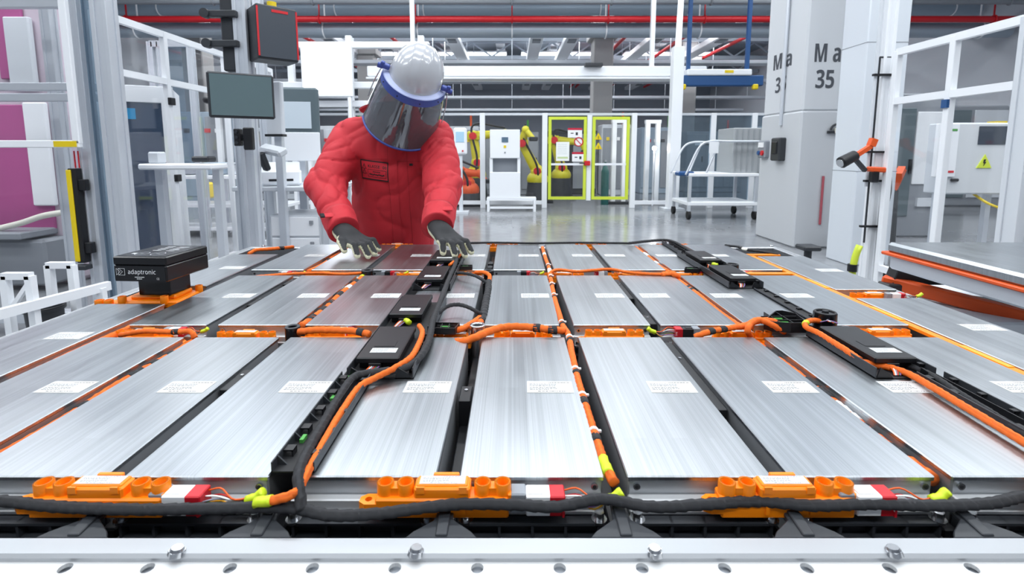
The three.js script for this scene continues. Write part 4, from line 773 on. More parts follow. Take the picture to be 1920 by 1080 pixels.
      const c = isDark ? dark : cream; col.set(c, i * 3);
    }
    g.setAttribute('color', new THREE.BufferAttribute(col, 3)); 
    const m = mesh('glove', metricUV(g), std(0xffffff, 0.8, 0, { vertexColors: true, bumpMap: at2(clothBump, 30, 30), bumpScale: 0.0002 }), person); m.userData.label = right > 0 ? 'dark grey glove with cream edges, flat right hand' : 'dark grey glove with cream edges, left hand on a controller';
  }
  glove([-0.618, 0.896, -1.835], [0.72, -0.31, 0.60], 1, 1, 0.006, [0.0, 0.10, 0.066, -0.010]);
  glove([-0.262, 0.915, -1.80], [0.52, -0.36, 0.77], -1, 1, 0.006, [-0.012, 0.085, 0.075, -0.045]);

  // helmet with brim, visor carrier, visor and its edge, side hinges
  const helmet = new THREE.Group(); helmet.name = 'helmet'; helmet.userData.label = 'glossy white safety helmet with blue visor carrier'; person.add(helmet); helmet.applyMatrix4(H); helmet.translateY(0.012);
  const shell = (() => {
    const g = new THREE.SphereGeometry(1, 64, 40, 0, 2 * PI, 0, PI * 0.56), q = g.attributes.position;
    for (let i = 0; i < q.count; i++) {
      let x = q.getX(i), y = q.getY(i), z = q.getZ(i); const a = Math.atan2(x, z);
      const ridge = 0.022 * Math.exp(-((Math.abs(x) - 0.32) ** 2) / 0.012) * Math.max(0, y) * (z > -0.6 ? 1 : 0.4) + 0.02 * Math.exp(-(x * x) / 0.008) * Math.max(0, y - 0.2);
      const rim = y < -0.02 ? 1 + 0.07 * (-y - 0.02) / 0.17 : 1;
      const r = (1 + ridge) * rim; q.setXYZ(i, x * 0.108 * r, (y > 0 ? y * 0.126 : y * 0.16) * (1 + ridge), z * 0.128 * r * (Math.cos(a) > 0 && y < -0.1 ? 1.05 : 1));
    }
    g.computeVertexNormals(); g.translate(0, 0.045, -0.005); return metricUV(strip(g));
  })();
  mesh('shell', shell, phys(0xbdc0c6, 0.22, 0, { clearcoat: 0.6, clearcoatRoughness: 0.06 }), helmet);
  const arc = (r0, r1, y0, y1, a0, a1, th, n = 48) => {                 // a bent sheet round the head, from (r0, y0) to (r1, y1)
    const pos = [], idx = []; 
    for (let k = 0; k <= n; k++) { const a = a0 + (a1 - a0) * k / n, c = Math.cos(a), s = Math.sin(a); for (const [r, y] of [[r0, y0], [r1, y1], [r1 - th, y1], [r0 - th, y0]]) pos.push(s * r * 0.93, y, c * r); }
    for (let k = 0; k < n; k++) for (let j = 0; j < 4; j++) { const a = k * 4 + j, b = k * 4 + (j + 1) % 4; idx.push(a, a + 4, b, b, a + 4, b + 4); }
    idx.push(0, 1, 2, 0, 2, 3, n * 4, n * 4 + 2, n * 4 + 1, n * 4, n * 4 + 3, n * 4 + 2);
    const g = new THREE.BufferGeometry(); g.setAttribute('position', new THREE.Float32BufferAttribute(pos, 3)); g.setIndex(idx); return metricUV((() => { const q = strip(g.toNonIndexed()); q.computeVertexNormals(); return q; })());
  };
  const blue = std(0x3a4f9e, 0.42);
  mesh('visor_carrier', arc(0.142, 0.147, 0.030, -0.004, -1.45, 1.45, 0.004), blue, helmet);
  mesh('carrier_ledge', arc(0.122, 0.144, 0.036, 0.029, -1.42, 1.42, 0.003), std(0xb9c3ea, 0.4), helmet);
  for (const a of [-1.0, -0.35, 0.35, 1.0]) bld().ball(Math.sin(a) * 0.146 * 0.93, 0.010, Math.cos(a) * 0.146, 0.0028).build('rivet', M.black, helmet);
  const visor = mesh('visor', arc(0.1445, 0.178, 0.006, -0.215, -1.75, 1.75, 0.0012, 64), phys(0x9aa0a8, 0.025, 0.30, { transmission: 0.95, thickness: 0, ior: 1.5 }), helmet); visor.userData.label = 'mirror-like tinted face visor';
  const edgePts = []; for (let k = 0; k <= 40; k++) { const a = -1.3 + 2.6 * k / 40; edgePts.push([Math.sin(a) * 0.1785 * 0.93, -0.216, Math.cos(a) * 0.1785]); }
  bld().tube(edgePts, 0.0048, { per: 0.008 }).build('visor_edge', blue, visor);
  for (const s of [-1, 1]) {
    bld().box(s * 0.122, 0.05, 0.03, 0.03, 0.02, 0.022, 0.004).box(s * 0.137, 0.052, 0.03, 0.016, 0.03, 0.016, 0.003).add(new THREE.CylinderGeometry(0.011, 0.011, 0.02, 14), { rot: [0, 0, PI / 2], at: [s * 0.145, 0.045, 0.03] }).build('hinge', blue, helmet);
    bld().tube([[s * 0.140, 0.03, 0.03], [s * 0.146, 0.0, 0.03], [s * 0.155, -0.05, 0.01], [s * 0.162, -0.12, 0.03]], 0.0025, { seg: 6 }).build('visor_strut', M.steel, helmet);
  }
}

// ---------- the hall's equipment ----------
const font = await new FontLoader().loadAsync('fonts/droid/droid_sans_bold.typeface.json');
const lettering = (text, size, mat, parent, at, turn = 0, stretch = 1) => {
  const g = new TextGeometry(text, { font, size, depth: 0.004, curveSegments: 4 }); g.scale(stretch, 1, 1);
  const m = mesh('lettering', metricUV(strip(g)), mat, parent); m.position.set(...at); m.rotation.y = turn; return m;
};
// grooved aluminium profile, standing on y0
function profile(t, x, z, w, d, y0, y1, mat = M.alu, name = 'post') {
  const b = bld().box(x, (y0 + y1) / 2, z, w * 0.8, y1 - y0, d * 0.8);
  for (const sx of [-1, 1]) for (const sz of [-1, 1]) b.box(x + sx * w * 0.36, (y0 + y1) / 2, z + sz * d * 0.36, w * 0.28, y1 - y0, d * 0.28, 0.002);
  return b.build(name, mat, t);
}
const pane = (t, a, b, y0, y1, mat = M.glass) => bld().bar([a[0], (y0 + y1) / 2, a[1]], [b[0], (y0 + y1) / 2, b[1]], 0.006, y1 - y0).build('pane', mat, t);
const onFloor = (u, v, d) => 0;

// left: aluminium machine enclosure beside the battery
{
  const t = thing('machine_enclosure', 'aluminium profile machine enclosure with clear panes beside the battery', 'enclosure');
  const z = -3.2, xa = -2.6903, xb = -2.5137, xo = -4.6;
  profile(t, xa, z, 0.085, 0.085, 0, 3.4); profile(t, xb, z, 0.1, 0.1, 0, 3.4); profile(t, -3.2177, -3.6, 0.07, 0.07, 0, 3.4);
  profile(t, xo, z, 0.1, 0.1, 0, 3.4);
  pane(t, [xa + 0.04, z], [xb - 0.05, z], 0.1, 3.3, M.smokeGlass);
  pane(t, [xo + 0.05, z - 0.02], [xa - 0.12, z - 0.02], 0.15, 1.24); pane(t, [xo + 0.05, z - 0.02], [xa - 0.12, z - 0.02], 1.27, 2.5);
  for (const [y, d] of [[1.6176, 3.3], [1.55, 3.3], [2.1297, 3.3]]) bld().box((xo + xa) / 2, y, -d, xa - xo, 0.05, 0.05, 0.004).build('cross_rail', M.alu, t);
  for (const y of [0.12, 3.35]) bld().box((xo + xb) / 2, y, z, xb - xo, 0.08, 0.08, 0.004).build('cross_rail', M.alu, t);
  for (const y of [0.12, 3.35]) for (const x of [xo, xb]) bld().box(x, y, -4.2, 0.08, 0.08, 1.9, 0.004).build('side_rail', M.alu, t);
  for (const x of [xo, xb]) profile(t, x, -5.15, 0.08, 0.08, 0, 3.4);
  const g = thing('guard_door', 'white framed lifting guard door with yellow tape on its lower bar', 'guard door');
  const gz = -3.1, gx = -2.6537, gy = 1.2489;
  bld().box((xo + gx) / 2, gy, gz, gx - xo, 0.045, 0.03, 0.004).build('lower_bar', M.whitePaint, g);
  bld().box(gx - 0.02, gy + 0.75, gz, 0.045, 1.5, 0.03, 0.004).build('side_bar', M.whitePaint, g);
  bld().box(xo + 0.08, gy + 0.75, gz, 0.045, 1.5, 0.03, 0.004).build('side_bar', M.whitePaint, g);
  bld().box((xo + gx) / 2, gy + 1.48, gz, gx - xo, 0.045, 0.03, 0.004).build('upper_bar', M.whitePaint, g);
  pane(g, [xo + 0.1, gz], [gx - 0.045, gz], gy + 0.02, gy + 1.46);
  bld().box(-2.7378, gy, gz + 0.0165, 0.14, 0.036, 0.003).build('yellow_tape', M.yellow, g);
  // light curtain
  const c = thing('light_curtain', 'black safety light curtain bar with a yellow front strip', 'sensor', { at: [-2.7367, 0, -3.13] });
  bld().box(0, 0.7993, 0, 0.05, 0.60, 0.05, 0.004).build('housing', M.black, c);
  bld().box(-0.017, 0.7993, 0.026, 0.03, 0.58, 0.012, 0.003).build('front_strip', M.yellow, c);
  for (const y of [0.9945, 0.5942]) bld().box(0.04, y, -0.005, 0.05, 0.07, 0.04, 0.004).build('bracket', M.black, c);
  bld().box(0.0, 0.473, 0.02, 0.09, 0.03, 0.06, 0.004).build('foot', M.darkGrey, c);
  for (const x of [0.008, 0.032]) bld().rod([x, 1.101, 0], [x, 1.2066, 0], 0.004, 0.004, 6).build('lead', M.red, c);
  // inside the enclosure
  const m = thing('painted_machine', 'large magenta painted machine body behind the clear enclosure pane', 'machine');
  bld().box(-5.3, 1.25, -4.75, 2.6, 2.5, 0.6, 0.05).build('body', std(0xcdbfcb, 0.5), m); bld().box(-5.1, 1.06, -4.44, 2.0, 1.1, 0.03, 0.008).build('magenta_panel', M.magenta, m); bld().box(-4.2996, 2.1257, -4.43, 0.24, 0.6, 0.03, 0.008).build('magenta_hatch', M.magenta, m);
  bld().box(-4.1416, 1.1768, -4.41, 0.2, 0.9, 0.04, 0.01).build('white_cover', M.whitePaint, m);
  bld().box(-4.2071, 2.0375, -4.41, 0.22, 0.6, 0.05, 0.01).build('white_hood', M.lightGrey, m);
  bld().tube([[-4.3609, 0.5553, -4.2], [-4.1736, 0.6011, -4.2], [-3.9853, 0.6606, -4.2], [-3.8007, 0.6925, -4.2]], 0.025).build('hose', M.ivory, m);
  bld().box(-5.3, 0.5, -4.3, 2.4, 0.06, 0.4, 0.01).build('shelf', M.midGrey, m);
  bld().box(-5.2, 0.25, -4.35, 2.4, 0.4, 0.3, 0.02).build('plinth', M.midGrey, m);
  const st = thing('low_stand', 'low white tubular stand with slanting bar beside the enclosure', 'stand');
  for (const x of [-2.6539, -2.5224]) for (const z2 of [-2.8, -2.55]) bld().bar([x, 0, z2], [x, 0.5569, z2], 0.035).build('leg', M.whitePaint, st);
  for (const z2 of [-2.8, -2.55]) bld().bar([-2.66, 0.5569, z2], [-2.5163, 0.5569, z2], 0.035).build('top_bar', M.whitePaint, st);
  bld().bar([-2.6539, 0.3588, -2.55], [-2.5224, 0.5319, -2.55], 0.02).build('brace', M.whitePaint, st);
  const rl = thing('guide_rail', 'white horizontal guide rail on short posts left of the battery', 'rail');
  bld().bar([-2.6262, 0.3943, -2.15], [-2.402, 0.4106, -2.9], 0.035, 0.05).build('bar', M.whitePaint, rl);
  { const a = [-2.6366, 0.3883, -2.2], b = [-2.4091, 0.4081, -2.85]; for (const q of [a, b]) bld().bar([q[0], 0, q[2]], q, 0.035).build('post', M.whitePaint, rl); }
  const bin = thing('waste_bin', 'round dark waste bin standing left of the battery', 'bin', { at: [-2.614, 0, -2.7] });
  bld().add(new THREE.LatheGeometry([[0, 0], [0.07, 0], [0.085, 0.3275], [0.095, 0.3275], [0.095, 0.3428], [0.08, 0.3428], [0.06, 0.02], [0, 0.02]].map((q) => new THREE.Vector2(...q)), 28)).build('bucket', M.darkGrey, bin);
  bld().add(new THREE.TorusGeometry(0.09, 0.006, 6, 28), { rot: [PI / 2, 0, 0], at: [0, 0.3428, 0] }).build('rim', M.black, bin);
}
// left: white fence line running away from the camera
{
  const x = -2.88, t = thing('safety_fence', 'white framed safety fence running lengthwise left of the worker', 'fence');
  const posts = [-3.55, -4.26, -5.13, -6.1];
  for (const z of posts) bld().box(x, 1.09, z, 0.045, 2.18, 0.045, 0.004).build('post', M.whitePaint, t);
  for (const y of [2.16, 1.78, 0.15]) for (let k = 0; k < 3; k++) bld().bar([x, y, posts[k]], [x, y, posts[k + 1]], 0.04, 0.05).build('rail', M.whitePaint, t);
  for (let k = 0; k < 3; k++) pane(t, [x, posts[k] - 0.025], [x, posts[k + 1] + 0.025], 0.18, 2.1);
  for (const y of [1.62, 0.98]) bld().box(x + 0.03, y, -4.26, 0.03, 0.06, 0.06, 0.004).build('hinge', M.black, t);
  const b = thing('window_cabinet', 'tall white cabinet with a long dark blue window in its door', 'cabinet', { at: [-3.1648, 0, -4.3], turn: 0.5 });
  bld().box(0, 0.9, -0.25, 0.52, 1.72, 0.5, 0.03).box(0, 0.03, -0.25, 0.46, 0.06, 0.44).build('body', M.whitePaint, b);
  const d = bld().shape([[-0.25, 0.06], [0.25, 0.06], [0.25, 1.75], [-0.25, 1.75]], 0.03, { bevel: 0.004, holes: [[[-0.17, 0.2], [-0.17, 1.62], [0.17, 1.62], [0.17, 0.2]]] }).build('door', M.whitePaint, b);
  bld().box(0, 0.91, 0.008, 0.345, 1.43, 0.01).build('window', phys(0x2a3b55, 0.12, 0, { clearcoat: 0.5 }), d);
  bld().box(-0.06, 1.52, 0.016, 0.08, 0.09, 0.004).build('blue_sticker', std(0x1f8fc4, 0.5), d);
  bld().box(0.222, 0.95, 0.045, 0.016, 0.16, 0.02, 0.004).build('handle', M.black, d);
  const e = thing('safety_fence', 'aluminium door frame with clear panes behind the tall windowed cabinet', 'fence');
  for (const u of [-3.6431, -3.5438, -3.2457]) profile(e, u, -5.2, 0.06, 0.06, 0, 2.3);
  bld().bar([-3.6431, 2.28, -5.2], [-3.2457, 2.28, -5.2], 0.06).build('rail', M.alu, e);
  bld().bar([-3.5438, 1.0, -5.2], [-3.2457, 1.0, -5.2], 0.05).build('rail', M.alu, e);
  pane(e, [-3.5272, -5.2], [-3.2567, -5.2], 1.05, 2.25, M.smokeGlass);
}
// left middle: workstation post with monitors
{
  const p = thing('workstation_post', 'tall aluminium profile post carrying the monitors', 'post'), px = -2.0806;
  profile(p, px, -4.0, 0.1, 0.1, 0, 3.3); profile(p, -2.2283, -4.12, 0.05, 0.08, 0, 3.3);
  bld().box(px, 0.02, -4.05, 0.4, 0.04, 0.4, 0.01).build('foot_plate', M.darkGrey, p);
  for (const [v0, u] of [[2.2403, 0.0], [2.0216, 0.02]]) bld().box(px - 0.12, v0, -3.95, 0.22, 0.05, 0.06, 0.006).add(new THREE.CylinderGeometry(0.035, 0.035, 0.05, 16), { rot: [PI / 2, 0, 0], at: [px - 0.24, v0, -3.93] }).build('clamp_arm', M.darkGrey, p);
  bld().box(px - 0.1, 2.1214, -4.0, 0.1, 0.6, 0.08, 0.01).build('cable_channel', M.darkGrey, p);
  const monitor = (label, u, v, d, w, h, dep, turn, screen, extra) => {
    const t = thing('monitor', label, 'monitor', { at: [u, v, -d], turn });
    bld().box(0, 0, -dep / 2, w, h, dep, 0.01).build('housing', M.darkGrey, t);
    bld().box(0, 0, 0.004, w - 0.03, h - 0.03, 0.008).build('screen', screen, t);
    if (extra) extra(t, w, h, dep);
    return t;
  };
  monitor('large flat grey-green monitor turned towards the battery on a swivel arm', -1.829, 1.5781, 3.45, 0.40, 0.30, 0.05, 0.55, M.screen, (t, w, h, dep) => {
    bld().box(-0.02, 0, -dep - 0.04, 0.14, 0.14, 0.06, 0.01).build('mount', M.black, t);
    bld().add(new THREE.CylinderGeometry(0.045, 0.045, 0.1, 18), { at: [-0.04, -0.03, -dep - 0.1] }).build('swivel', M.black, t);
    bld().tube([[-0.04, -0.03, -dep - 0.1], [-0.2, -0.02, -0.22], [-0.16, 0.0, -0.42], [-0.115, 0.0, -0.53]], 0.025).build('arm', M.black, t);
  });
  monitor('dark boxy monitor with red edging mounted high on the post', -1.7901, 2.0983, 3.95, 0.30, 0.40, 0.22, 0.75, std(0x4a5058, 0.25), (t, w, h, dep) => {
    for (const s of [-1, 1]) bld().box(s * (w / 2 - 0.008), 0, 0.007, 0.012, h - 0.04, 0.006).build('red_edge', M.redPaint, t);
    bld().box(0.02, h / 2 - 0.04, 0.009, 0.12, 0.02, 0.004).build('logo_bar', M.redPaint, t);
    bld().box(0, 0, -dep - 0.03, 0.12, 0.12, 0.06, 0.01).build('mount', M.black, t);
    bld().rod([0, h / 2, -0.1], [0, h / 2 + 0.05, -0.1], 0.035).build('beacon', M.yellow, t);
  });
  const sw = thing('switch_cluster', 'black switch cluster clamped to the workstation post', 'switch', { at: [-2.0949, 1.3106, -3.86] });
  bld().box(0, 0, 0, 0.05, 0.13, 0.05, 0.006).box(0.08, -0.01, 0.0, 0.07, 0.17, 0.05, 0.008).build('housing', M.black, sw);
  for (const y of [-0.04, 0, 0.04]) bld().rod([0, y, 0.025], [0, y, 0.035], 0.012).build('button', M.darkGrey, sw);
  bld().box(0.04, 0, -0.035, 0.1, 0.05, 0.03).build('clamp', M.alu, sw);
  const hs = thing('hand_scanner', 'grey hand scanner resting in a holder beside the post', 'scanner', { at: [-1.949, 1.213, -4.1] });
  bld().add(chamferBox(0.09, 0.06, 0.28, 0.015), { rot: [0.25, 1.0, 0.3] }).build('barrel', M.lightGrey, hs);
  bld().add(chamferBox(0.05, 0.16, 0.06, 0.012), { rot: [0.1, 1.0, 0.3], at: [-0.08, -0.09, 0] }).build('grip', M.darkGrey, hs);
  bld().bar([-0.02, 0, -0.03], [-2.0806 - -1.949, 0, 0.08], 0.025).build('holder', M.alu, hs);
  const cp = thing('control_console', 'slim pale control panel behind the large flat monitor', 'panel', { at: [-2.0078, 0, -4.3] });
  bld().box(0, 1.5587, 0, 0.14, 0.46, 0.06, 0.01).build('panel', M.lightGrey, cp);
  bld().bar([0, 0, -0.05], [0, 1.3578, -0.05], 0.06).build('stand', M.alu, cp);
  bld().box(0, 1.3399, 0.01, 0.15, 0.02, 0.08).build('base_strip', M.black, cp);
  // operator terminal with keyboard and printer
  const ot = thing('operator_terminal', 'grey operator terminal with pale screen and white sheet below', 'terminal', { at: [-2.1186, 0, -5.0], turn: 0.15 });
  const ty = 1.5913;
  bld().box(0, ty, -0.04, 0.40, 0.48, 0.07, 0.02).build('frame', M.slate, ot);
  bld().box(0.0, ty - 0.03, 0.0, 0.26, 0.26, 0.01).build('screen', std(0xb9c4cc, 0.2, 0, { emissive: 0xaebccc, emissiveIntensity: 0.25 }), ot);
  bld().box(-0.15, ty + 0.08, 0.002, 0.05, 0.1, 0.01).build('note', M.white, ot);
  bld().box(0, 1.2526, 0.03, 0.42, 0.28, 0.03, 0.006).build('paper_holder', M.whitePaint, ot);
  bld().bar([0, 0, -0.1], [0, ty, -0.1], 0.07).build('stand', M.alu, ot);
  bld().box(0, 0.02, -0.1, 0.4, 0.04, 0.35, 0.01).build('foot', M.darkGrey, ot);
  const pr = thing('label_printer', 'white desktop printer with slanted lid on the grey bench', 'printer', { at: [-2.1224, 0.9708, -4.6], turn: 0.4 });
  bld().box(0, 0, 0, 0.34, 0.14, 0.3, 0.02).build('case', M.whitePaint, pr);
  bld().add(chamferBox(0.32, 0.02, 0.26, 0.006), { rot: [0.3, 0, 0], at: [0, 0.09, 0] }).build('lid', M.lightGrey, pr);
  bld().box(0, -0.02, 0.151, 0.2, 0.02, 0.006).build('slot', M.black, pr);
  const bench = thing('work_bench', 'grey steel work bench with drawer cabinet beside the worker', 'bench', { at: [-2.0512, 0, -4.75] });
  const by = 0.8971;
  bld().box(0.02, by - 0.02, 0.05, 0.84, 0.04, 0.7, 0.006).build('top', M.lightGrey, bench);
  for (const sx of [-0.36, 0.4]) for (const sz of [-0.25, 0.35]) bld().box(sx, (by - 0.04) / 2, sz, 0.05, by - 0.04, 0.05).build('leg', M.alu, bench);
  const dc = bld().box(0.12, 0.33, 0.1, 0.46, 0.62, 0.5, 0.01).build('drawer_cabinet', M.lightGrey, bench);
  for (let k = 0; k < 3; k++) { bld().box(0.12, 0.16 + k * 0.19, 0.355, 0.42, 0.17, 0.012, 0.004).build('drawer', M.whitePaint, dc); bld().box(0.27, 0.2 + k * 0.19, 0.37, 0.03, 0.03, 0.02).build('lock', M.midGrey, dc); }
  const rt = thing('side_table', 'white shelf arm on two legs before the white fence', 'shelf', { at: [-2.2596, 1.1015, -3.45] });
  bld().box(0, 0, 0, 0.5, 0.04, 0.2, 0.01).build('board', M.whitePaint, rt);
  bld().box(0.14, 0.05, 0, 0.12, 0.04, 0.1, 0.01).build('dark_tool', M.darkGrey, rt);
  bld().box(-0.18, 0.06, 0, 0.08, 0.08, 0.08, 0.01).build('cup_holder', M.lightGrey, rt);
  bld().bar([-0.2, 0, -0.05], [-0.2, -1.1015, -0.05], 0.05).build('leg', M.alu, rt); bld().bar([0.2, 0, -0.05], [0.2, -1.1015, -0.05], 0.05).build('leg', M.alu, rt);
  const rb = thing('pallet_truck', 'yellow handle unit standing far behind the white fence', 'truck', { at: [-4.9052, 0, -8] });
  bld().box(0, 0.5874, 0, 0.16, 0.26, 0.2, 0.03).build('head', M.yellow, rb); bld().bar([0, 0, 0], [0, 0.5874, 0], 0.06).build('mast', M.darkGrey, rb); bld().box(0, 0.06, 0.1, 0.5, 0.12, 0.8, 0.02).build('forks', M.midGrey, rb);
  const sh = thing('parts_rack', 'long low white parts rack far behind the white fence', 'rack', { at: [-4.2618, 0, -7.2] });
  for (const y of [0.12, 0.45, 0.85]) bld().box(0, y, 0, 2.2, 0.05, 0.5, 0.006).build('shelf', M.whitePaint, sh);
  for (const sx of [-1.08, 0, 1.08]) for (const sz of [-0.24, 0.24]) bld().bar([sx, 0, sz], [sx, 1.0, sz], 0.04).build('upright', M.alu, sh);
  for (let k = 0; k < 5; k++) tag(bld().box(-4.2618 - 0.85 + k * 0.42, 0.96, -7.2, 0.3, 0.16, 0.36, 0.02).box(-4.2618 - 0.85 + k * 0.42, 1.04, -7.2, 0.33, 0.02, 0.39, 0.004).build('parts_crate', [M.lightGrey, M.midGrey, M.steelBlue][k % 3]), 'grey plastic crate standing on the low white parts rack', 'crate', 'crates on the low rack');
  // bright inspection light wall behind the workstation
  const lw = thing('area_floodlight', 'brightly glowing white light panel on a stand left of the helmet', 'light panel', { at: [-3.4403, 0, -9.5] });
  const ly = 2.7016;
  bld().box(0, ly, -0.04, 0.95, 0.95, 0.06, 0.01).build('frame', M.whitePaint, lw);
  bld().box(0, ly, 0.0, 0.85, 0.85, 0.02).build('diffuser', std(0xffffff, 0.4, 0, { emissive: 0xf4f8ff, emissiveIntensity: 4 }), lw);
  for (const s of [-1, 1]) bld().bar([s * 0.4, 0, -0.05], [s * 0.4, ly, -0.05], 0.06).build('leg', M.whitePaint, lw);
  const al = new THREE.RectAreaLight(0xf4f8ff, 4, 0.85, 0.85); al.name = 'lamp'; al.position.set(0, ly, 0.015); al.rotation.y = PI; al.castShadow = true; lw.add(al);
  const gantry = thing('gantry_frame', 'white gantry frame with rails behind the light panel', 'frame');
  for (const [v0, d] of [[80, 9.8]]) { }
  for (const y of [3.2129, 2.4701, 2.1185]) bld().box(-3.0672, y, -9.8, 3.0, 0.12, 0.12, 0.01).build('beam', M.whitePaint, gantry);
  for (const x of [-4.243, -3.1183, -1.7381]) bld().box(x, 1.7, -9.86, 0.12, 3.4, 0.1, 0.01).build('post', M.whitePaint, gantry);
}
// centre: robot cell fence with the yellow framed gate
{
  const z = -10.7, t = thing('cell_fence', 'white robot cell fence with clear panes across the hall', 'fence');
  const top = 2.0152;
  const xs = [-6.2, -4.2, -1.8209, -0.6259, 0.6942, 2.5833, 3.3686, 4.2563, 5.1212, 7.2];
  for (const x of xs) bld().box(x, top / 2, z, 0.11, top, 0.08, 0.005).build('post', M.whitePaint, t);
  for (let k = 0; k + 1 < xs.length; k++) {
    if (k !== 4) { bld().box((xs[k] + xs[k + 1]) / 2, 0.12, z, xs[k + 1] - xs[k] - 0.11, 0.08, 0.06).build('bottom_rail', M.whitePaint, t); pane(t, [xs[k] + 0.055, z], [xs[k + 1] - 0.055, z], 0.17, top - 0.05, k >= 6 ? M.smokeGlass : M.glass); }
    bld().box((xs[k] + xs[k + 1]) / 2, top - 0.025, z, xs[k + 1] - xs[k] - 0.11, 0.05, 0.06).build('top_rail', M.lightGrey, t);
  }
  const g = thing('double_gate', 'double gate with bright yellow frames in the white fence', 'gate');
  for (const [u0, u1] of [[0.771, 1.576], [1.7007, 2.483]]) {
    const y0 = 0.1888, y1 = 1.935, w = 0.06, leaf = new THREE.Group(); leaf.name = 'gate_leaf'; g.add(leaf);
    const f = bld().shape([[u0, y0], [u1, y0], [u1, y1], [u0, y1]], 0.05, { at: [0, 0, -10.69], holes: [[[u0 + w, y0 + w], [u0 + w, y1 - w], [u1 - w, y1 - w], [u1 - w, y0 + w]]] }).build('frame', M.neon, leaf);
    bld().box((u0 + u1) / 2, 0.9409, -10.66, u1 - u0 - 2 * w, 0.045, 0.03).build('mid_rail', M.whitePaint, leaf);
    bld().box((u0 + u1) / 2, (y0 + y1) / 2, -10.67, u1 - u0 - 2 * w, y1 - y0 - 2 * w, 0.005).build('pane', M.glass, leaf);
  }
  bld().box(1.6383, 1.065, -10.68, 0.1, 1.8, 0.04, 0.004).build('centre_post', M.whitePaint, g);
  const lk = bld().box(1.5909, 0.9648, -10.62, 0.13, 0.1, 0.06, 0.01).build('lock', M.redPaint, g);
  bld().rod([1.5345, 0.9648, -10.58], [1.4216, 0.9648, -10.58], 0.012).build('handle', M.darkGrey, lk);
  const flatSign = (name, label, u, v, w, h, draw) => tag((() => { const m = mesh(name, new THREE.BoxGeometry(w, h, 0.006), std(0xffffff, 0.5, 0, { map: canvasTex(256, Math.round(256 * h / w), draw) })); m.position.set(u, v, -10.645); return m; })(), label, 'sign');
  const mark = (g2, W, H, top2) => { g2.fillStyle = '#f4f5f6'; g2.fillRect(0, 0, W, H); if (top2) { g2.fillStyle = '#c41f3c'; g2.fillRect(0, 0, W, H * 0.22); } g2.fillStyle = '#33363b'; g2.fillRect(W * 0.55, H * 0.45, W * 0.16, H * 0.3); g2.fillRect(W * 0.2, H * 0.5, W * 0.2, H * 0.1); };
  flatSign('notice_sign', 'white notice with red header on the left gate leaf, upper', 1.327, 1.6019, 0.3, 0.2, (g2, W, H) => mark(g2, W, H, true));
  flatSign('notice_sign', 'white notice with red header on the left gate leaf, lower', 1.414, 1.0989, 0.28, 0.2, (g2, W, H) => mark(g2, W, H, true));
  flatSign('paper_sheet', 'plain white sheet taped to the left gate leaf', 1.0733, 1.2112, 0.28, 0.4, (g2, W, H) => { g2.fillStyle = '#f3f6f4'; g2.fillRect(0, 0, W, H); g2.fillStyle = '#c9d9a0'; g2.fillRect(W * 0.1, H * 0.78, W * 0.8, H * 0.1); g2.fillStyle = '#9aa'; for (let k = 0; k < 6; k++) g2.fillRect(W * 0.12, H * (0.12 + k * 0.1), W * 0.7, 4); });
  const pb = mesh('prohibition_sign', metricUV(strip(new THREE.CylinderGeometry(0.1, 0.1, 0.006, 28))), M.white); pb.rotation.x = PI / 2; pb.position.set(1.4084, 1.4125, -10.645); tag(pb, 'round white prohibition sign on the left gate leaf', 'sign');
  bld().add(new THREE.TorusGeometry(0.088, 0.012, 6, 28), { rot: [PI / 2, 0, 0], at: [0, 0.004, 0] }).bar([-0.06, 0.004, -0.06], [0.06, 0.004, 0.06], 0.018, 0.006).build('red_ring', M.redPaint, pb);
  const tri = (u, v, s, d, label) => { const q = thing('warning_sign', label, 'sign', { at: [u, v, -d] }); bld().shape([[-s, -s * 0.8], [s, -s * 0.8], [0, s]], 0.005, { bevel: 0.002 }).build('plate', M.yellow, q); bld().box(0, -0.02 * s / 0.1, 0.008, s * 0.14, s * 0.6, 0.003).box(0, -s * 0.58, 0.008, s * 0.14, s * 0.12, 0.003).build('symbol', M.black, q); return q; };
  tri(1.8229, 1.5239, 0.08, 10.645, 'yellow warning triangle on the right gate leaf, upper'); tri(1.8269, 1.3231, 0.08, 10.645, 'yellow warning triangle on the right gate leaf, lower');
  // tall white column of the crane
  const c = thing('crane_column', 'tall white steel column with angled top brace behind the trolley', 'column', { at: [3.3519, 0, -10.4] });
  bld().box(0, 1.65, 0, 0.22, 3.3, 0.2, 0.01).build('shaft', M.whitePaint, c); bld().box(0, 0.02, 0, 0.42, 0.04, 0.4).build('base_plate', M.lightGrey, c);
  bld().bar([0, 3.2, 0], [1.2, 6.95, -3.5], 0.12).build('brace', M.whitePaint, c);
  // white switch cabinet on its stand
  const s = thing('switch_cabinet', 'white two-part switch cabinet on a low white stand before the robot cell', 'cabinet', { at: [-0.1414, 0, -10.2] });
  bld().box(0, 1.3593, 0, 0.6, 0.57, 0.25, 0.01).build('upper_box', M.whitePaint, s);
  bld().box(0, 0.5349, 0, 0.62, 0.52, 0.3, 0.01).build('lower_box', M.whitePaint, s);
  for (const sx of [-0.28, 0.28]) bld().box(sx, 0.9224, 0, 0.06, 0.32, 0.2).build('upright', M.whitePaint, s);
  bld().box(0, 0.9224, -0.08, 0.5, 0.3, 0.02).build('cable_panel', M.midGrey, s);
  bld().box(0.0, 1.444, 0.13, 0.13, 0.1, 0.01).build('display', std(0x5c7488, 0.3), s); bld().box(0.0, 1.3063, 0.13, 0.05, 0.05, 0.01).build('yellow_tag', M.yellow, s); bld().box(0, 1.1894, 0.13, 0.03, 0.03, 0.01).build('key_switch', M.midGrey, s);
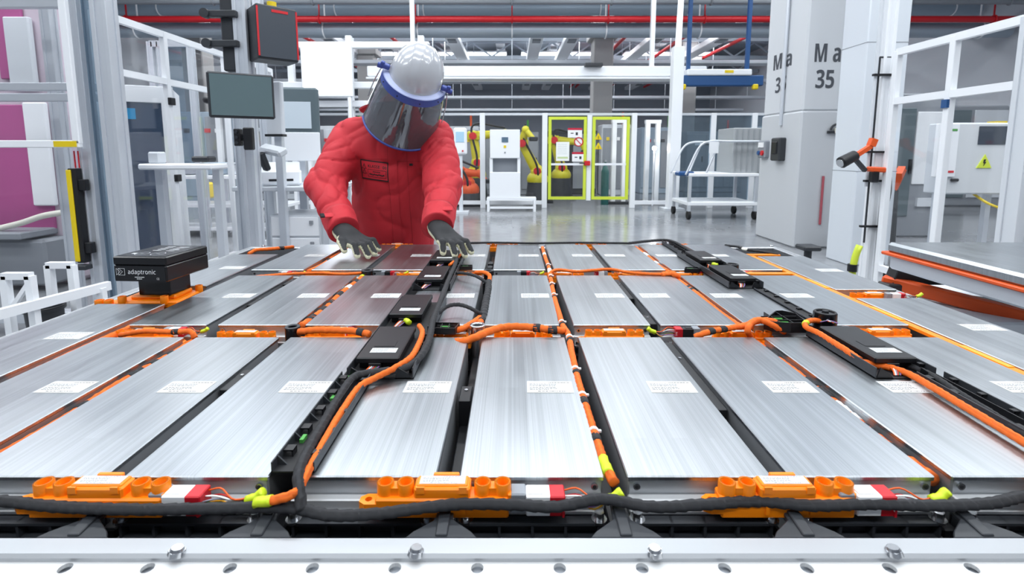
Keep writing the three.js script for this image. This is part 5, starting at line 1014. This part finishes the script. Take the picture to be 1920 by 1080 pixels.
  for (const sx of [-0.34, 0.6]) for (const sz of [-0.12, 0.15]) bld().bar([sx, 0, sz], [sx, 0.2528, sz], 0.05).build('leg', M.whitePaint, s);
  bld().box(0.13, 0.2528, 0, 1.0, 0.05, 0.34).build('stand_top', M.whitePaint, s);
  bld().box(0.13, 0.08, 0.15, 0.94, 0.04, 0.04).build('stand_bar', M.whitePaint, s);
  const h = thing('operator_station', 'white operator panel with small blue screen on a post beside the worker', 'panel', { at: [-1.0065, 0, -9.8] });
  bld().box(0, 1.406, 0, 0.26, 0.52, 0.1, 0.03).build('housing', M.whitePaint, h); bld().box(0, 1.4881, 0.052, 0.16, 0.2, 0.01).build('screen', std(0x9fbfd4, 0.25, 0, { emissive: 0x88b4d0, emissiveIntensity: 0.3 }), h); bld().bar([0, 0, -0.02], [0, 1.1277, -0.02], 0.07).build('post', M.lightGrey, h); bld().box(0.05, 1.2206, 0.055, 0.03, 0.03, 0.02).build('stop_button', M.redPaint, h); bld().box(0, 0.02, 0, 0.3, 0.04, 0.3).build('foot', M.lightGrey, h);
  // robots inside the cell
  const robot = (label, x, zz, mat, j, base) => {                       // joints: shoulder, elbow, wrist, tool
    const r = thing('robot_arm', label, 'robot', { at: [x, 0, zz] });
    bld().add(new THREE.CylinderGeometry(0.24, 0.3, base, 24), { at: [0, base / 2, 0] }).box(0, 0.03, 0, 0.7, 0.06, 0.7).build('base', M.darkGrey, r);
    bld().ball(0, base + 0.05, 0, 0.26, 1, 0.8, 1).box(j[0][0] * 0.5, base + 0.15, 0, 0.3, 0.3, 0.3, 0.05).build('shoulder', mat, r);
    bld().rod(j[0], j[1], 0.13, 0.1, 16).ball(...j[0], 0.16).ball(...j[1], 0.14).build('lower_arm', mat, r);
    bld().rod(j[1], j[2], 0.12, 0.07, 16).box(...j[1], 0.3, 0.24, 0.24, 0.04).build('upper_arm', mat, r);
    bld().rod(j[2], j[3], 0.07, 0.06, 14).ball(...j[2], 0.09).build('wrist', mat, r);
    bld().box(...j[3], 0.2, 0.1, 0.2, 0.02).build('gripper', M.darkGrey, r);
    bld().tube([[0, base, 0.2], [j[0][0], j[0][1] + 0.1, 0.2], [j[1][0], j[1][1] + 0.25, 0.15], [j[2][0], j[2][1] + 0.12, 0.1]], 0.025, { per: 0.08 }).build('hose_pack', M.black, r);
    for (const q of [j[0], j[1]]) bld().rod([q[0], q[1], 0.1], [q[0], q[1], 0.2], 0.09).build('motor', M.redPaint, r);
    return r;
  };
  robot('yellow robot arm with level forearm behind the switch cabinet', -0.8858, -12.2, M.robotYellow, [[0.05, 0.95, 0], [-0.05, 1.58, 0], [0.72, 1.66, 0], [0.85, 1.5, 0]], 0.6);
  robot('yellow robot arm bending down beside the yellow gate', 0.6158, -12.0, M.robotYellow, [[-0.02, 0.75, 0], [-0.38, 1.4, 0], [-0.3, 1.72, 0.2], [-0.12, 1.5, 0.3]], 0.5);
  robot('yellow robot arm seen through the left gate leaf', 1.277, -13.0, M.robotYellow, [[0, 0.8, 0], [-0.2, 1.5, 0], [0.5, 1.45, 0.1], [0.6, 1.2, 0.1]], 0.55);
  robot('small orange robot arm low behind the fence beside the worker', -0.992, -11.25, M.robotOrange, [[0, 0.5, 0], [-0.2, 0.75, 0], [0.25, 0.72, 0], [0.4, 0.55, 0]], 0.3);
  // machine cabinets further back
  const cab = (label, u, d, w, hh, mat, k) => {
    const q = thing('machine_cabinet', label, 'cabinet', { at: [u, 0, -d] });
    bld().box(0, hh / 2, 0, w, hh, 0.7, 0.02).build('body', mat, q);
    const n = Math.max(1, Math.round(w / 0.6)); for (let i = 0; i < n; i++) { const dr = bld().box((i + 0.5) * w / n - w / 2, hh * 0.52, 0.36, w / n - 0.05, hh * 0.86, 0.025, 0.006).build('door', i % 2 === k % 2 ? mat : M.midGrey, q); bld().box((i + 0.85) * w / n - w / 2, hh * 0.55, 0.385, 0.03, 0.16, 0.03).build('handle', M.black, dr); }
    for (let i = 0; i < 4; i++) bld().box(-w * 0.3 + i * w * 0.18, hh * 0.8, 0.38, w * 0.1, 0.09, 0.02).build('indicator', [M.redPaint, M.white, M.darkGrey, M.yellow][(i + k) % 4], q);
    bld().rod([w * 0.3, hh, 0], [w * 0.3, hh + 0.35, 0], 0.03).build('beacon', [M.robotOrange, M.green, M.redPaint][k % 3], q);
    return q;
  };
  [[-1.5103, 14.2, 1.2, 1.9, M.lightGrey, 'pale machine cabinet behind the worker side of the robot cell'], [0, 14.4, 1.5, 1.75, M.midGrey, 'grey machine cabinet behind the white switch cabinet'], [1.7081, 14.6, 1.4, 1.8, M.darkGrey, 'dark machine cabinet behind the left gate leaf'], [2.8696, 14.2, 0.8, 1.95, M.lightGrey, 'pale machine cabinet behind the right gate leaf'], [4.2501, 14.8, 1.1, 1.9, M.steelBlue, 'bluish machine cabinet beyond the crane column'], [5.9816, 15.2, 1.7, 1.8, M.midGrey, 'long grey machine cabinet beyond the trolley'], [8.4428, 16.2, 1.3, 2.0, M.lightGrey, 'pale machine cabinet behind the grey pillar'],
    [-4.7649, 14, 1.8, 1.9, M.lightGrey, 'pale machine cabinet behind the light panel'], [-3.5098, 15, 1.6, 1.7, M.midGrey, 'grey machine cabinet behind the worker'], [-5.9455, 13, 1.6, 1.8, M.lightGrey, 'pale machine cabinet behind the operator terminal'], [-6.9654, 11.8, 1.3, 2.1, M.steelBlue, 'bluish machine cabinet behind the large monitor'], [-9.8339, 13.4, 2.2, 2.2, M.lightGrey, 'pale machine cabinet behind the tall windowed cabinet']].forEach(([u, d, w, hh, m, l], k) => cab(l, u, d, w, hh, m, k));
  const tower = (label, u, d) => { const q = thing('test_tower', label, 'frame', { at: [u, 0, -d] }); for (const sx of [-0.12, 0.12]) bld().box(sx, 0.95, 0, 0.1, 1.9, 0.12, 0.006).build('upright', M.whitePaint, q); bld().box(0, 1.9, 0, 0.36, 0.08, 0.14).build('cap', M.whitePaint, q); bld().box(0, 0.03, 0, 0.5, 0.06, 0.4).build('foot', M.darkGrey, q); };
  tower('narrow white twin upright frame inside the right gate leaf', 2.4675, 11.6); tower('narrow white twin upright frame right of the yellow gate', 3.2882, 11.8);
  const gb = thing('gas_bottle', 'dark green gas bottle standing behind the right gate leaf', 'gas bottle', { at: [2.1235, 0, -11.4] }); bld().add(new THREE.LatheGeometry([[0, 0], [0.09, 0], [0.09, 0.75], [0.05, 0.87], [0.025, 0.9], [0.025, 0.98], [0, 0.98]].map((q) => new THREE.Vector2(...q)), 20)).build('cylinder', std(0x1e5a58, 0.4), gb); bld().box(0, 1.0, 0, 0.06, 0.05, 0.05).build('valve', M.steel, gb);
  const sp = thing('spot_lamp', 'small glaring spot lamp behind the fence right of the yellow gate', 'lamp', { at: [3.1715, 1.2825, -11.2] });
  bld().add(new THREE.SphereGeometry(0.05, 16, 12)).build('bulb', std(0xffffff, 0.3, 0, { emissive: 0xffffff, emissiveIntensity: 14 }), sp); bld().rod([0, -0.05, -0.02], [0, -1.2825, -0.02], 0.02).build('stand', M.alu, sp);
  const pl = new THREE.PointLight(0xffffff, 1.5); pl.name = 'lamp'; pl.position.set(0, 0, 0.12); pl.castShadow = true; sp.add(pl);
  // platform trolley with handrail
  const tr = thing('platform_trolley', 'white two-deck platform trolley with tubular handrail before the fence', 'trolley'), tz = -9.3;
  const X0 = 3.1361, X1 = 4.3806, Yd = 0.7961;
  bld().box((X0 + X1) / 2, Yd, tz, X1 - X0, 0.06, 0.9, 0.01).build('upper_deck', M.whitePaint, tr); bld().box((X0 + X1) / 2, 0.28, tz, X1 - X0, 0.07, 0.9, 0.01).build('lower_deck', M.whitePaint, tr);
  for (const x of [X0 + 0.03, X1 - 0.03]) for (const sz of [-0.42, 0.42]) { bld().bar([x, 0.14, tz + sz], [x, Yd, tz + sz], 0.05).build('post', M.alu, tr); bld().add(new THREE.CylinderGeometry(0.075, 0.075, 0.05, 18), { rot: [0, 0, PI / 2], at: [x, 0.075, tz + sz] }).build('castor', M.rubber, tr); }
  for (const sz of [-0.42, 0.42]) bld().tube([[X0 - 0.05, Yd, tz + sz], [X0 + 0.2, Yd + 0.52, tz + sz], [X0 + 0.35, 1.3857, tz + sz], [X0 + 0.7, 1.3857, tz + sz], [X1, 1.3857, tz + sz]], 0.02, { per: 0.05 }).build('handrail', M.alu, tr);
  for (const sz of [-0.42, 0.42]) bld().rod([X0 + 0.3, Yd, tz + sz], [X0 + 0.52, 1.3662, tz + sz], 0.018).build('brace', M.alu, tr);
  bld().box(X0 + 0.42, 1.2783, tz + 0.44, 0.16, 0.2, 0.02).build('sign_plate', M.whitePaint, tr);
  bld().box(X0 - 0.03, Yd + 0.02, tz + 0.3, 0.28, 0.08, 0.24, 0.02).build('blue_cloth', M.blue, tr);
  const gbx = thing('ribbed_container', 'grey ribbed sheet metal container standing on the platform trolley', 'container', { at: [4.2467, Yd + 0.03, tz] });
  bld().box(0, 0.4, 0, 0.62, 0.8, 0.7, 0.01).build('box', std(0xaeb2b5, 0.5, 0.3), gbx); for (let k = 0; k < 6; k++) bld().box(-0.25 + k * 0.1, 0.4, 0.355, 0.03, 0.74, 0.012).build('rib', std(0x9ea3a7, 0.5, 0.3), gbx);
}
// right: concrete pillar lettered Ma 35
{
  const z1 = 6.2, xl = 3.5474, w = 0.53, dp = 0.95, t = thing('lettered_pillar', 'grey concrete pillar lettered Ma 35 with conduits', 'pillar', { at: [xl + w / 2, 0, -(z1 + dp / 2)] });
  const pm = std(0xcfd2d6, 0.65);
  bld().box(0, 4.35, 0, w, 5.3, dp, 0.02).build('shaft', pm, t); bld().box(0, 0.85, 0, w + 0.03, 1.7, dp + 0.03, 0.02).build('protective_base', std(0xc6c9cd, 0.5), t);
  const ink = std(0x4a4e55, 0.7), fs = 0.20;
  lettering('M a', 0.215, ink, t, [-w / 2 + 0.085, 2.2803, dp / 2 + 0.0005], 0, 0.66); lettering('35', 0.215, ink, t, [-w / 2 + 0.13, 1.9719, dp / 2 + 0.0005], 0, 0.72);
  lettering('M a', fs, ink, t, [-w / 2 - 0.0005, 2.2928, -0.33], -PI / 2, 1.0).position.z = -0.3; lettering('35', fs, ink, t, [-w / 2 - 0.0005, 1.9845, -0.2], -PI / 2, 0.9);
  bld().rod([-w / 2 - 0.03, 7, 0.05], [-w / 2 - 0.03, 1.5454, 0.05], 0.022).build('conduit', M.alu, t);
  bld().rod([w / 2 - 0.04, 7, dp / 2 + 0.025], [w / 2 - 0.04, 1.4599, dp / 2 + 0.025], 0.016).rod([w / 2 - 0.08, 7, dp / 2 + 0.02], [w / 2 - 0.08, 1.4, dp / 2 + 0.02], 0.01).build('conduit', M.lightGrey, t);
  bld().rod([w / 2 - 0.23, 0.9043, dp / 2 + 0.03], [w / 2 - 0.23, 0.3, dp / 2 + 0.03], 0.014).build('red_conduit', std(0xb35560, 0.5), t);
  bld().add(new THREE.TorusGeometry(0.075, 0.014, 8, 24, PI), { at: [w / 2 - 0.12, 1.4599, dp / 2 + 0.05] }).box(w / 2 - 0.12, 1.4405, dp / 2 + 0.03, 0.2, 0.03, 0.04).build('cable_hook', M.darkGrey, t);
  bld().box(w / 2 - 0.12, 1.4599, dp / 2 + 0.04, 0.05, 0.07, 0.05, 0.01).build('bell', M.ivory, t);
  const sw = thing('switch_box', 'black switch box on the side of the lettered pillar', 'switch', { at: [xl - 0.05, 1.2347, -6.6] }); bld().box(0, 0, 0, 0.1, 0.3, 0.22, 0.015).build('housing', M.darkGrey, sw); bld().box(-0.055, 0.02, 0, 0.02, 0.16, 0.12, 0.01).build('rocker', M.black, sw);
  const bx = thing('button_station', 'small grey button station with red and blue buttons on the pillar', 'switch', { at: [xl - 0.04, 1.2369, -7.0] }); bld().box(0, 0, 0, 0.08, 0.24, 0.2, 0.015).build('housing', M.midGrey, bx); bld().rod([-0.03, -0.05, 0.05], [-0.06, -0.05, 0.05], 0.035).build('red_button', M.redPaint, bx); bld().rod([-0.03, -0.05, -0.05], [-0.06, -0.05, -0.05], 0.03).build('blue_button', M.blue, bx); bld().box(-0.045, 0.06, 0, 0.01, 0.07, 0.14).build('label_plate', M.white, bx);
  const st = thing('stacking_stool', 'low dark stool standing before the lettered pillar', 'stool', { at: [2.5352, 0, -4.2] }); bld().box(0, 0.3891, 0, 0.15, 0.04, 0.15, 0.01).build('seat', M.darkGrey, st); bld().rod([0, 0, 0], [0, 0.3798, 0], 0.03).build('stem', M.darkGrey, st); bld().box(0, 0.02, 0, 0.3, 0.04, 0.3, 0.01).build('foot', M.darkGrey, st);
}
// right: pale column cladding, post with clamp tool, gate frame, switch cabinet
{
  const t = thing('clad_column', 'pale sheet metal clad column between pillar and gate', 'column', { at: [3.7947, 0, -5.4] });
  bld().box(0, 3.5, 0, 0.42, 7, 0.4, 0.01).build('cladding', std(0xdfe5ec, 0.35, 0.15), t); for (const y of [1.0, 2.3, 3.6]) bld().box(0, y, 0, 0.424, 0.006, 0.404).build('joint', M.midGrey, t);
  const p = thing('gate_post', 'white gate post with black conduits and cable clips', 'post', { at: [3.1994, 0, -4.4] });
  profile(p, 0, 0, 0.09, 0.09, 0, 3.6, M.whitePaint); bld().rod([-0.07, 0.4, 0.03], [-0.07, 2.0, 0.03], 0.008).rod([-0.07, 2.0, 0.03], [0.12, 2.0, 0.03], 0.008).build('conduit', M.darkGrey, p);
  bld().rod([-0.095, 0.9, 0.03], [-0.095, 3.2, 0.03], 0.014).build('pipe', M.lightGrey, p);
  for (const y of [1.85, 1.2, 0.95, 0.55]) bld().box(-0.05, y, 0.05, 0.16, 0.018, 0.03).build('clip', M.black, p);
  bld().tube([[0.06, 1.05, 0.07], [0.07, 0.85, 0.08], [0.03, 0.6, 0.08], [0.05, 0.3, 0.08], [0.1, 0.02, 0.1]], 0.022, { per: 0.05 }).build('cable', M.black, p);
  const k = thing('clamp_tool', 'orange and black clamp tool hanging on the gate post', 'tool', { at: [3.1027, 1.0506, -4.28] });
  bld().add(chamferBox(0.17, 0.045, 0.07, 0.01), { rot: [0, 0, -0.06], at: [0.03, 0, 0] }).build('bracket', M.robotOrange, k); bld().add(chamferBox(0.06, 0.1, 0.06, 0.01), { at: [0.0, -0.06, 0] }).build('block', M.black, k);
  bld().bar([-0.05, 0.2, 0], [-0.22, 0.1, 0.03], 0.035).bar([-0.05, 0.2, 0], [-0.03, 0.26, 0], 0.05).build('arm', M.robotOrange, k); bld().rod([-0.2, 0.12, 0.03], [-0.33, 0.06, 0.06], 0.045, 0.05).build('camera', M.black, k); bld().rod([-0.33, 0.06, 0.06], [-0.345, 0.053, 0.064], 0.035).build('lens', M.steel, k);
  bld().bar([-0.2, 0.1, 0.02], [-0.08, -0.01, 0], 0.03).build('link', M.darkGrey, k);
  const g = thing('swing_gate', 'white tubular gate frame with clear panes right of the pillar', 'gate'), x = 3.2;
  const P = [-4.26, -3.72, -3.05];
  for (const z of [P[0], P[1]]) bld().box(x, 1.015, z, 0.05, 2.03, 0.05, 0.004).build('post', M.whitePaint, g);
  profile(g, x, P[2] - 0.1, 0.1, 0.13, 0, 2.03, M.lightGrey);
  for (const y of [2.02, 1.62, 0.2]) for (let i = 0; i < 2; i++) bld().bar([x, y, P[i]], [x, y, P[i + 1] - (i ? 0.1 : 0)], 0.045, 0.055).build('rail', M.whitePaint, g);
  bld().bar([x, 2.02, P[2] - 0.1], [x, 2.02, -2.2], 0.045, 0.055).build('rail', M.whitePaint, g); bld().bar([x, 1.62, P[2] - 0.1], [x, 1.62, -2.2], 0.045, 0.055).build('rail', M.whitePaint, g); bld().box(x, 1.015, -2.2, 0.05, 2.03, 0.05, 0.004).build('post', M.whitePaint, g);
  for (let i = 0; i < 2; i++) pane(g, [x, P[i] + 0.03], [x, P[i + 1] - (i ? 0.17 : 0.03)], 0.24, 1.59);
  bld().box(x - 0.03, 1.55, P[1], 0.02, 0.06, 0.05).build('blue_tag', M.blue, g);
  const c = thing('switch_cabinet', 'light grey switch cabinet with dark window and yellow hazard triangle', 'cabinet', { at: [4.449, 0, -4.8] });
  const cy = 1.1355;
  bld().box(0, cy, -0.1, 0.62, 0.68, 0.24, 0.01).build('box', M.lightGrey, c); const dr = bld().box(0, cy, 0.03, 0.6, 0.66, 0.025, 0.006).build('door', std(0xd3d7db, 0.45), c);
  bld().box(0.12, cy + 0.22, 0.045, 0.34, 0.17, 0.01).build('window', std(0x3c4450, 0.1), dr); bld().box(-0.24, cy - 0.2, 0.055, 0.07, 0.03, 0.03, 0.008).build('handle', M.black, dr); bld().box(0.28, cy - 0.22, 0.05, 0.03, 0.08, 0.02).build('latch', M.black, dr);
  bld().shape([[-0.07, -0.055], [0.07, -0.055], [0, 0.07]], 0.004, { bevel: 0.003, at: [0.03, cy - 0.03, 0.045] }).build('hazard_triangle', M.neon, dr); bld().shape([[-0.012, 0.03], [0.008, 0.03], [-0.002, 0.006], [0.012, 0.006], [-0.012, -0.034], [-0.004, -0.006], [-0.016, -0.006]], 0.003, { at: [0.03, cy - 0.035, 0.053] }).build('lightning_mark', M.black, dr);
  bld().box(0.2, cy + 0.34, -0.05, 0.1, 0.03, 0.1).build('yellow_cap', M.yellow, c); for (const s of [-0.25, 0.25]) bld().bar([s, 0, -0.12], [s, cy - 0.3, -0.12], 0.05).build('leg', M.alu, c);
  bld().tube([[0.05, cy - 0.34, -0.05], [0.1, cy - 0.42, 0.05], [0.25, cy - 0.48, 0.08], [0.34, cy - 0.47, 0]], 0.012, { per: 0.03 }).build('yellow_hose', M.yellow, c);
  const wb = thing('wall_box', 'white information board with green and red bars beside the switch cabinet', 'board', { at: [4.0961, 0, -4.75] });
  const wy = 1.2148; bld().box(0, wy, 0, 0.2, 0.5, 0.04, 0.006).build('board', M.whitePaint, wb); bld().box(0.0, wy + 0.19, 0.022, 0.15, 0.02, 0.003).build('green_bar', M.green, wb); bld().box(0, wy - 0.2, 0.022, 0.16, 0.02, 0.003).build('red_bar', M.redPaint, wb); bld().bar([0, 0, -0.03], [0, wy, -0.03], 0.05).build('stand', M.alu, wb);
  const by = thing('yellow_hose', 'short yellow hose end standing beside the clad column', 'hose'); bld().tube([[2.3686, 0, -3.4], [2.3739, 0.3888, -3.4], [2.3846, 0.4834, -3.4], [2.4078, 0.5586, -3.4]], 0.022, { per: 0.04 }).build('hose', M.neon, by); bld().add(new THREE.CylinderGeometry(0.03, 0.03, 0.05, 14), { at: [2.3693, 0.4002, -3.4] }).build('ferrule', M.black, by);
  // machines behind the gate
  const mb = thing('test_station', 'grey test station with white door behind the gate panes', 'machine', { at: [5.583, 0, -7.4] });
  bld().box(0, 1.0, 0, 1.0, 2.0, 0.8, 0.02).build('body', M.midGrey, mb); const md = bld().box(-0.22, 1.05, 0.41, 0.42, 1.5, 0.03, 0.008).build('door', M.slate, mb); bld().box(0.22, 1.25, 0.41, 0.42, 1.0, 0.03, 0.008).build('panel', M.whitePaint, mb); bld().box(-0.05, 1.0, 0.44, 0.03, 0.2, 0.03).build('handle', M.black, md);
  bld().box(0.25, 0.5, 0.42, 0.3, 0.12, 0.04).build('drawer', M.lightGrey, mb);
  const gr = thing('robot_arm', 'small orange gripper arm behind the gate panes', 'robot', { at: [4.5866, 0, -6] }); bld().rod([0, 0, 0], [0, 0.75, 0], 0.08, 0.06).build('base', M.darkGrey, gr); bld().bar([0, 0.75, 0], [0.05, 1.0, 0.05], 0.09).bar([0.05, 1.0, 0.05], [-0.1, 0.92, 0.2], 0.07).build('arm', M.robotOrange, gr);
  const lb = thing('conveyor', 'long grey conveyor line far behind the gate', 'conveyor', { at: [7.4, 0, -9.5] }); bld().box(0, 0.75, 0, 5, 0.12, 0.8, 0.02).build('bed', M.lightGrey, lb); for (let i = 0; i < 20; i++) bld().rod([-2.4 + i * 0.25, 0.83, -0.36], [-2.4 + i * 0.25, 0.83, 0.36], 0.04, 0.04, 10).build('roller', M.alu, lb); for (const sx of [-2.3, 0, 2.3]) for (const sz of [-0.3, 0.3]) bld().bar([sx, 0, sz], [sx, 0.7, sz], 0.07).build('leg', M.midGrey, lb);
  const hr = thing('machine_cabinet', 'tall grey machine cabinet at the hall side behind the conveyor', 'cabinet', { at: [9.2, 0, -11.5] }); bld().box(0, 1.1, 0, 3.2, 2.2, 1, 0.03).build('body', M.midGrey, hr); for (let i = 0; i < 4; i++) bld().box(-1.2 + i * 0.8, 1.15, 0.51, 0.72, 1.9, 0.03, 0.006).build('door', i % 2 ? M.lightGrey : M.slate, hr);
}
// right: the next battery on its orange carrier
{
  const t = thing('transfer_carrier', 'orange and black carrier frame standing under the next battery', 'carrier');
  bld().bar([1.9417, 0.5345, -2.55], [2.4735, 0.4355, -1.95], 0.07, 0.06, 0.008).build('side_beam', M.robotOrange, t); bld().bar([2.4177, 0.4111, -2.75], [3.0868, 0.3803, -2.45], 0.07, 0.06, 0.008).build('cross_beam', M.robotOrange, t);
  for (const q of [[1.946, 0.5335, -2.5], [2.397, 0.4493, -2.1], [2.9824, 0.3746, -2.6]]) bld().bar([q[0], 0, q[2]], [q[0], q[1], q[2]], 0.08, 0.08, 0.006).build('leg', M.darkGrey, t);
  bld().box(2.25, 0.43, -2.45, 0.9, 0.06, 0.7, 0.01).build('plate', M.lightGrey, t); bld().add(new THREE.CylinderGeometry(0.1, 0.1, 0.07, 24), { at: [2.2948, 0.4459, -2.35] }).build('roller', M.darkGrey, t);
  bld().shape([[0, 0], [0.36, 0], [0.36, 0.1], [0.16, 0.2], [0.06, 0.2]], 0.06, { at: [1.9489, 0.5279, -2.55], bevel: 0.004 }).shape([[0.3, 0.06], [1.1, 0.02], [1.1, 0.12], [0.3, 0.16]], 0.05, { at: [1.9489, 0.5279, -2.5] }).build('support_arm', M.black, t);
  const b = thing('battery_pack', 'next closed battery pack with bright cover and orange seal edge', 'battery pack', { at: [2.40, 0.735, -2.05], turn: 0.0 });
  bld().box(0, 0.0, 0, 1.1, 0.05, 0.75, 0.012).build('cover', M.cover[1], b); bld().box(0, -0.03, 0, 1.13, 0.016, 0.78, 0.004).build('seal_edge', M.robotOrange, b); bld().box(0, -0.07, 0, 1.08, 0.07, 0.73, 0.01).build('lower_shell', M.alu, b);
  for (let i = 0; i < 9; i++) bld().add(new THREE.CylinderGeometry(0.009, 0.009, 0.01, 8), { at: [-0.5 + i * 0.125, 0.028, 0.355] }).build('bolt', M.steel, b);
}

renderer.render(scene, camera);
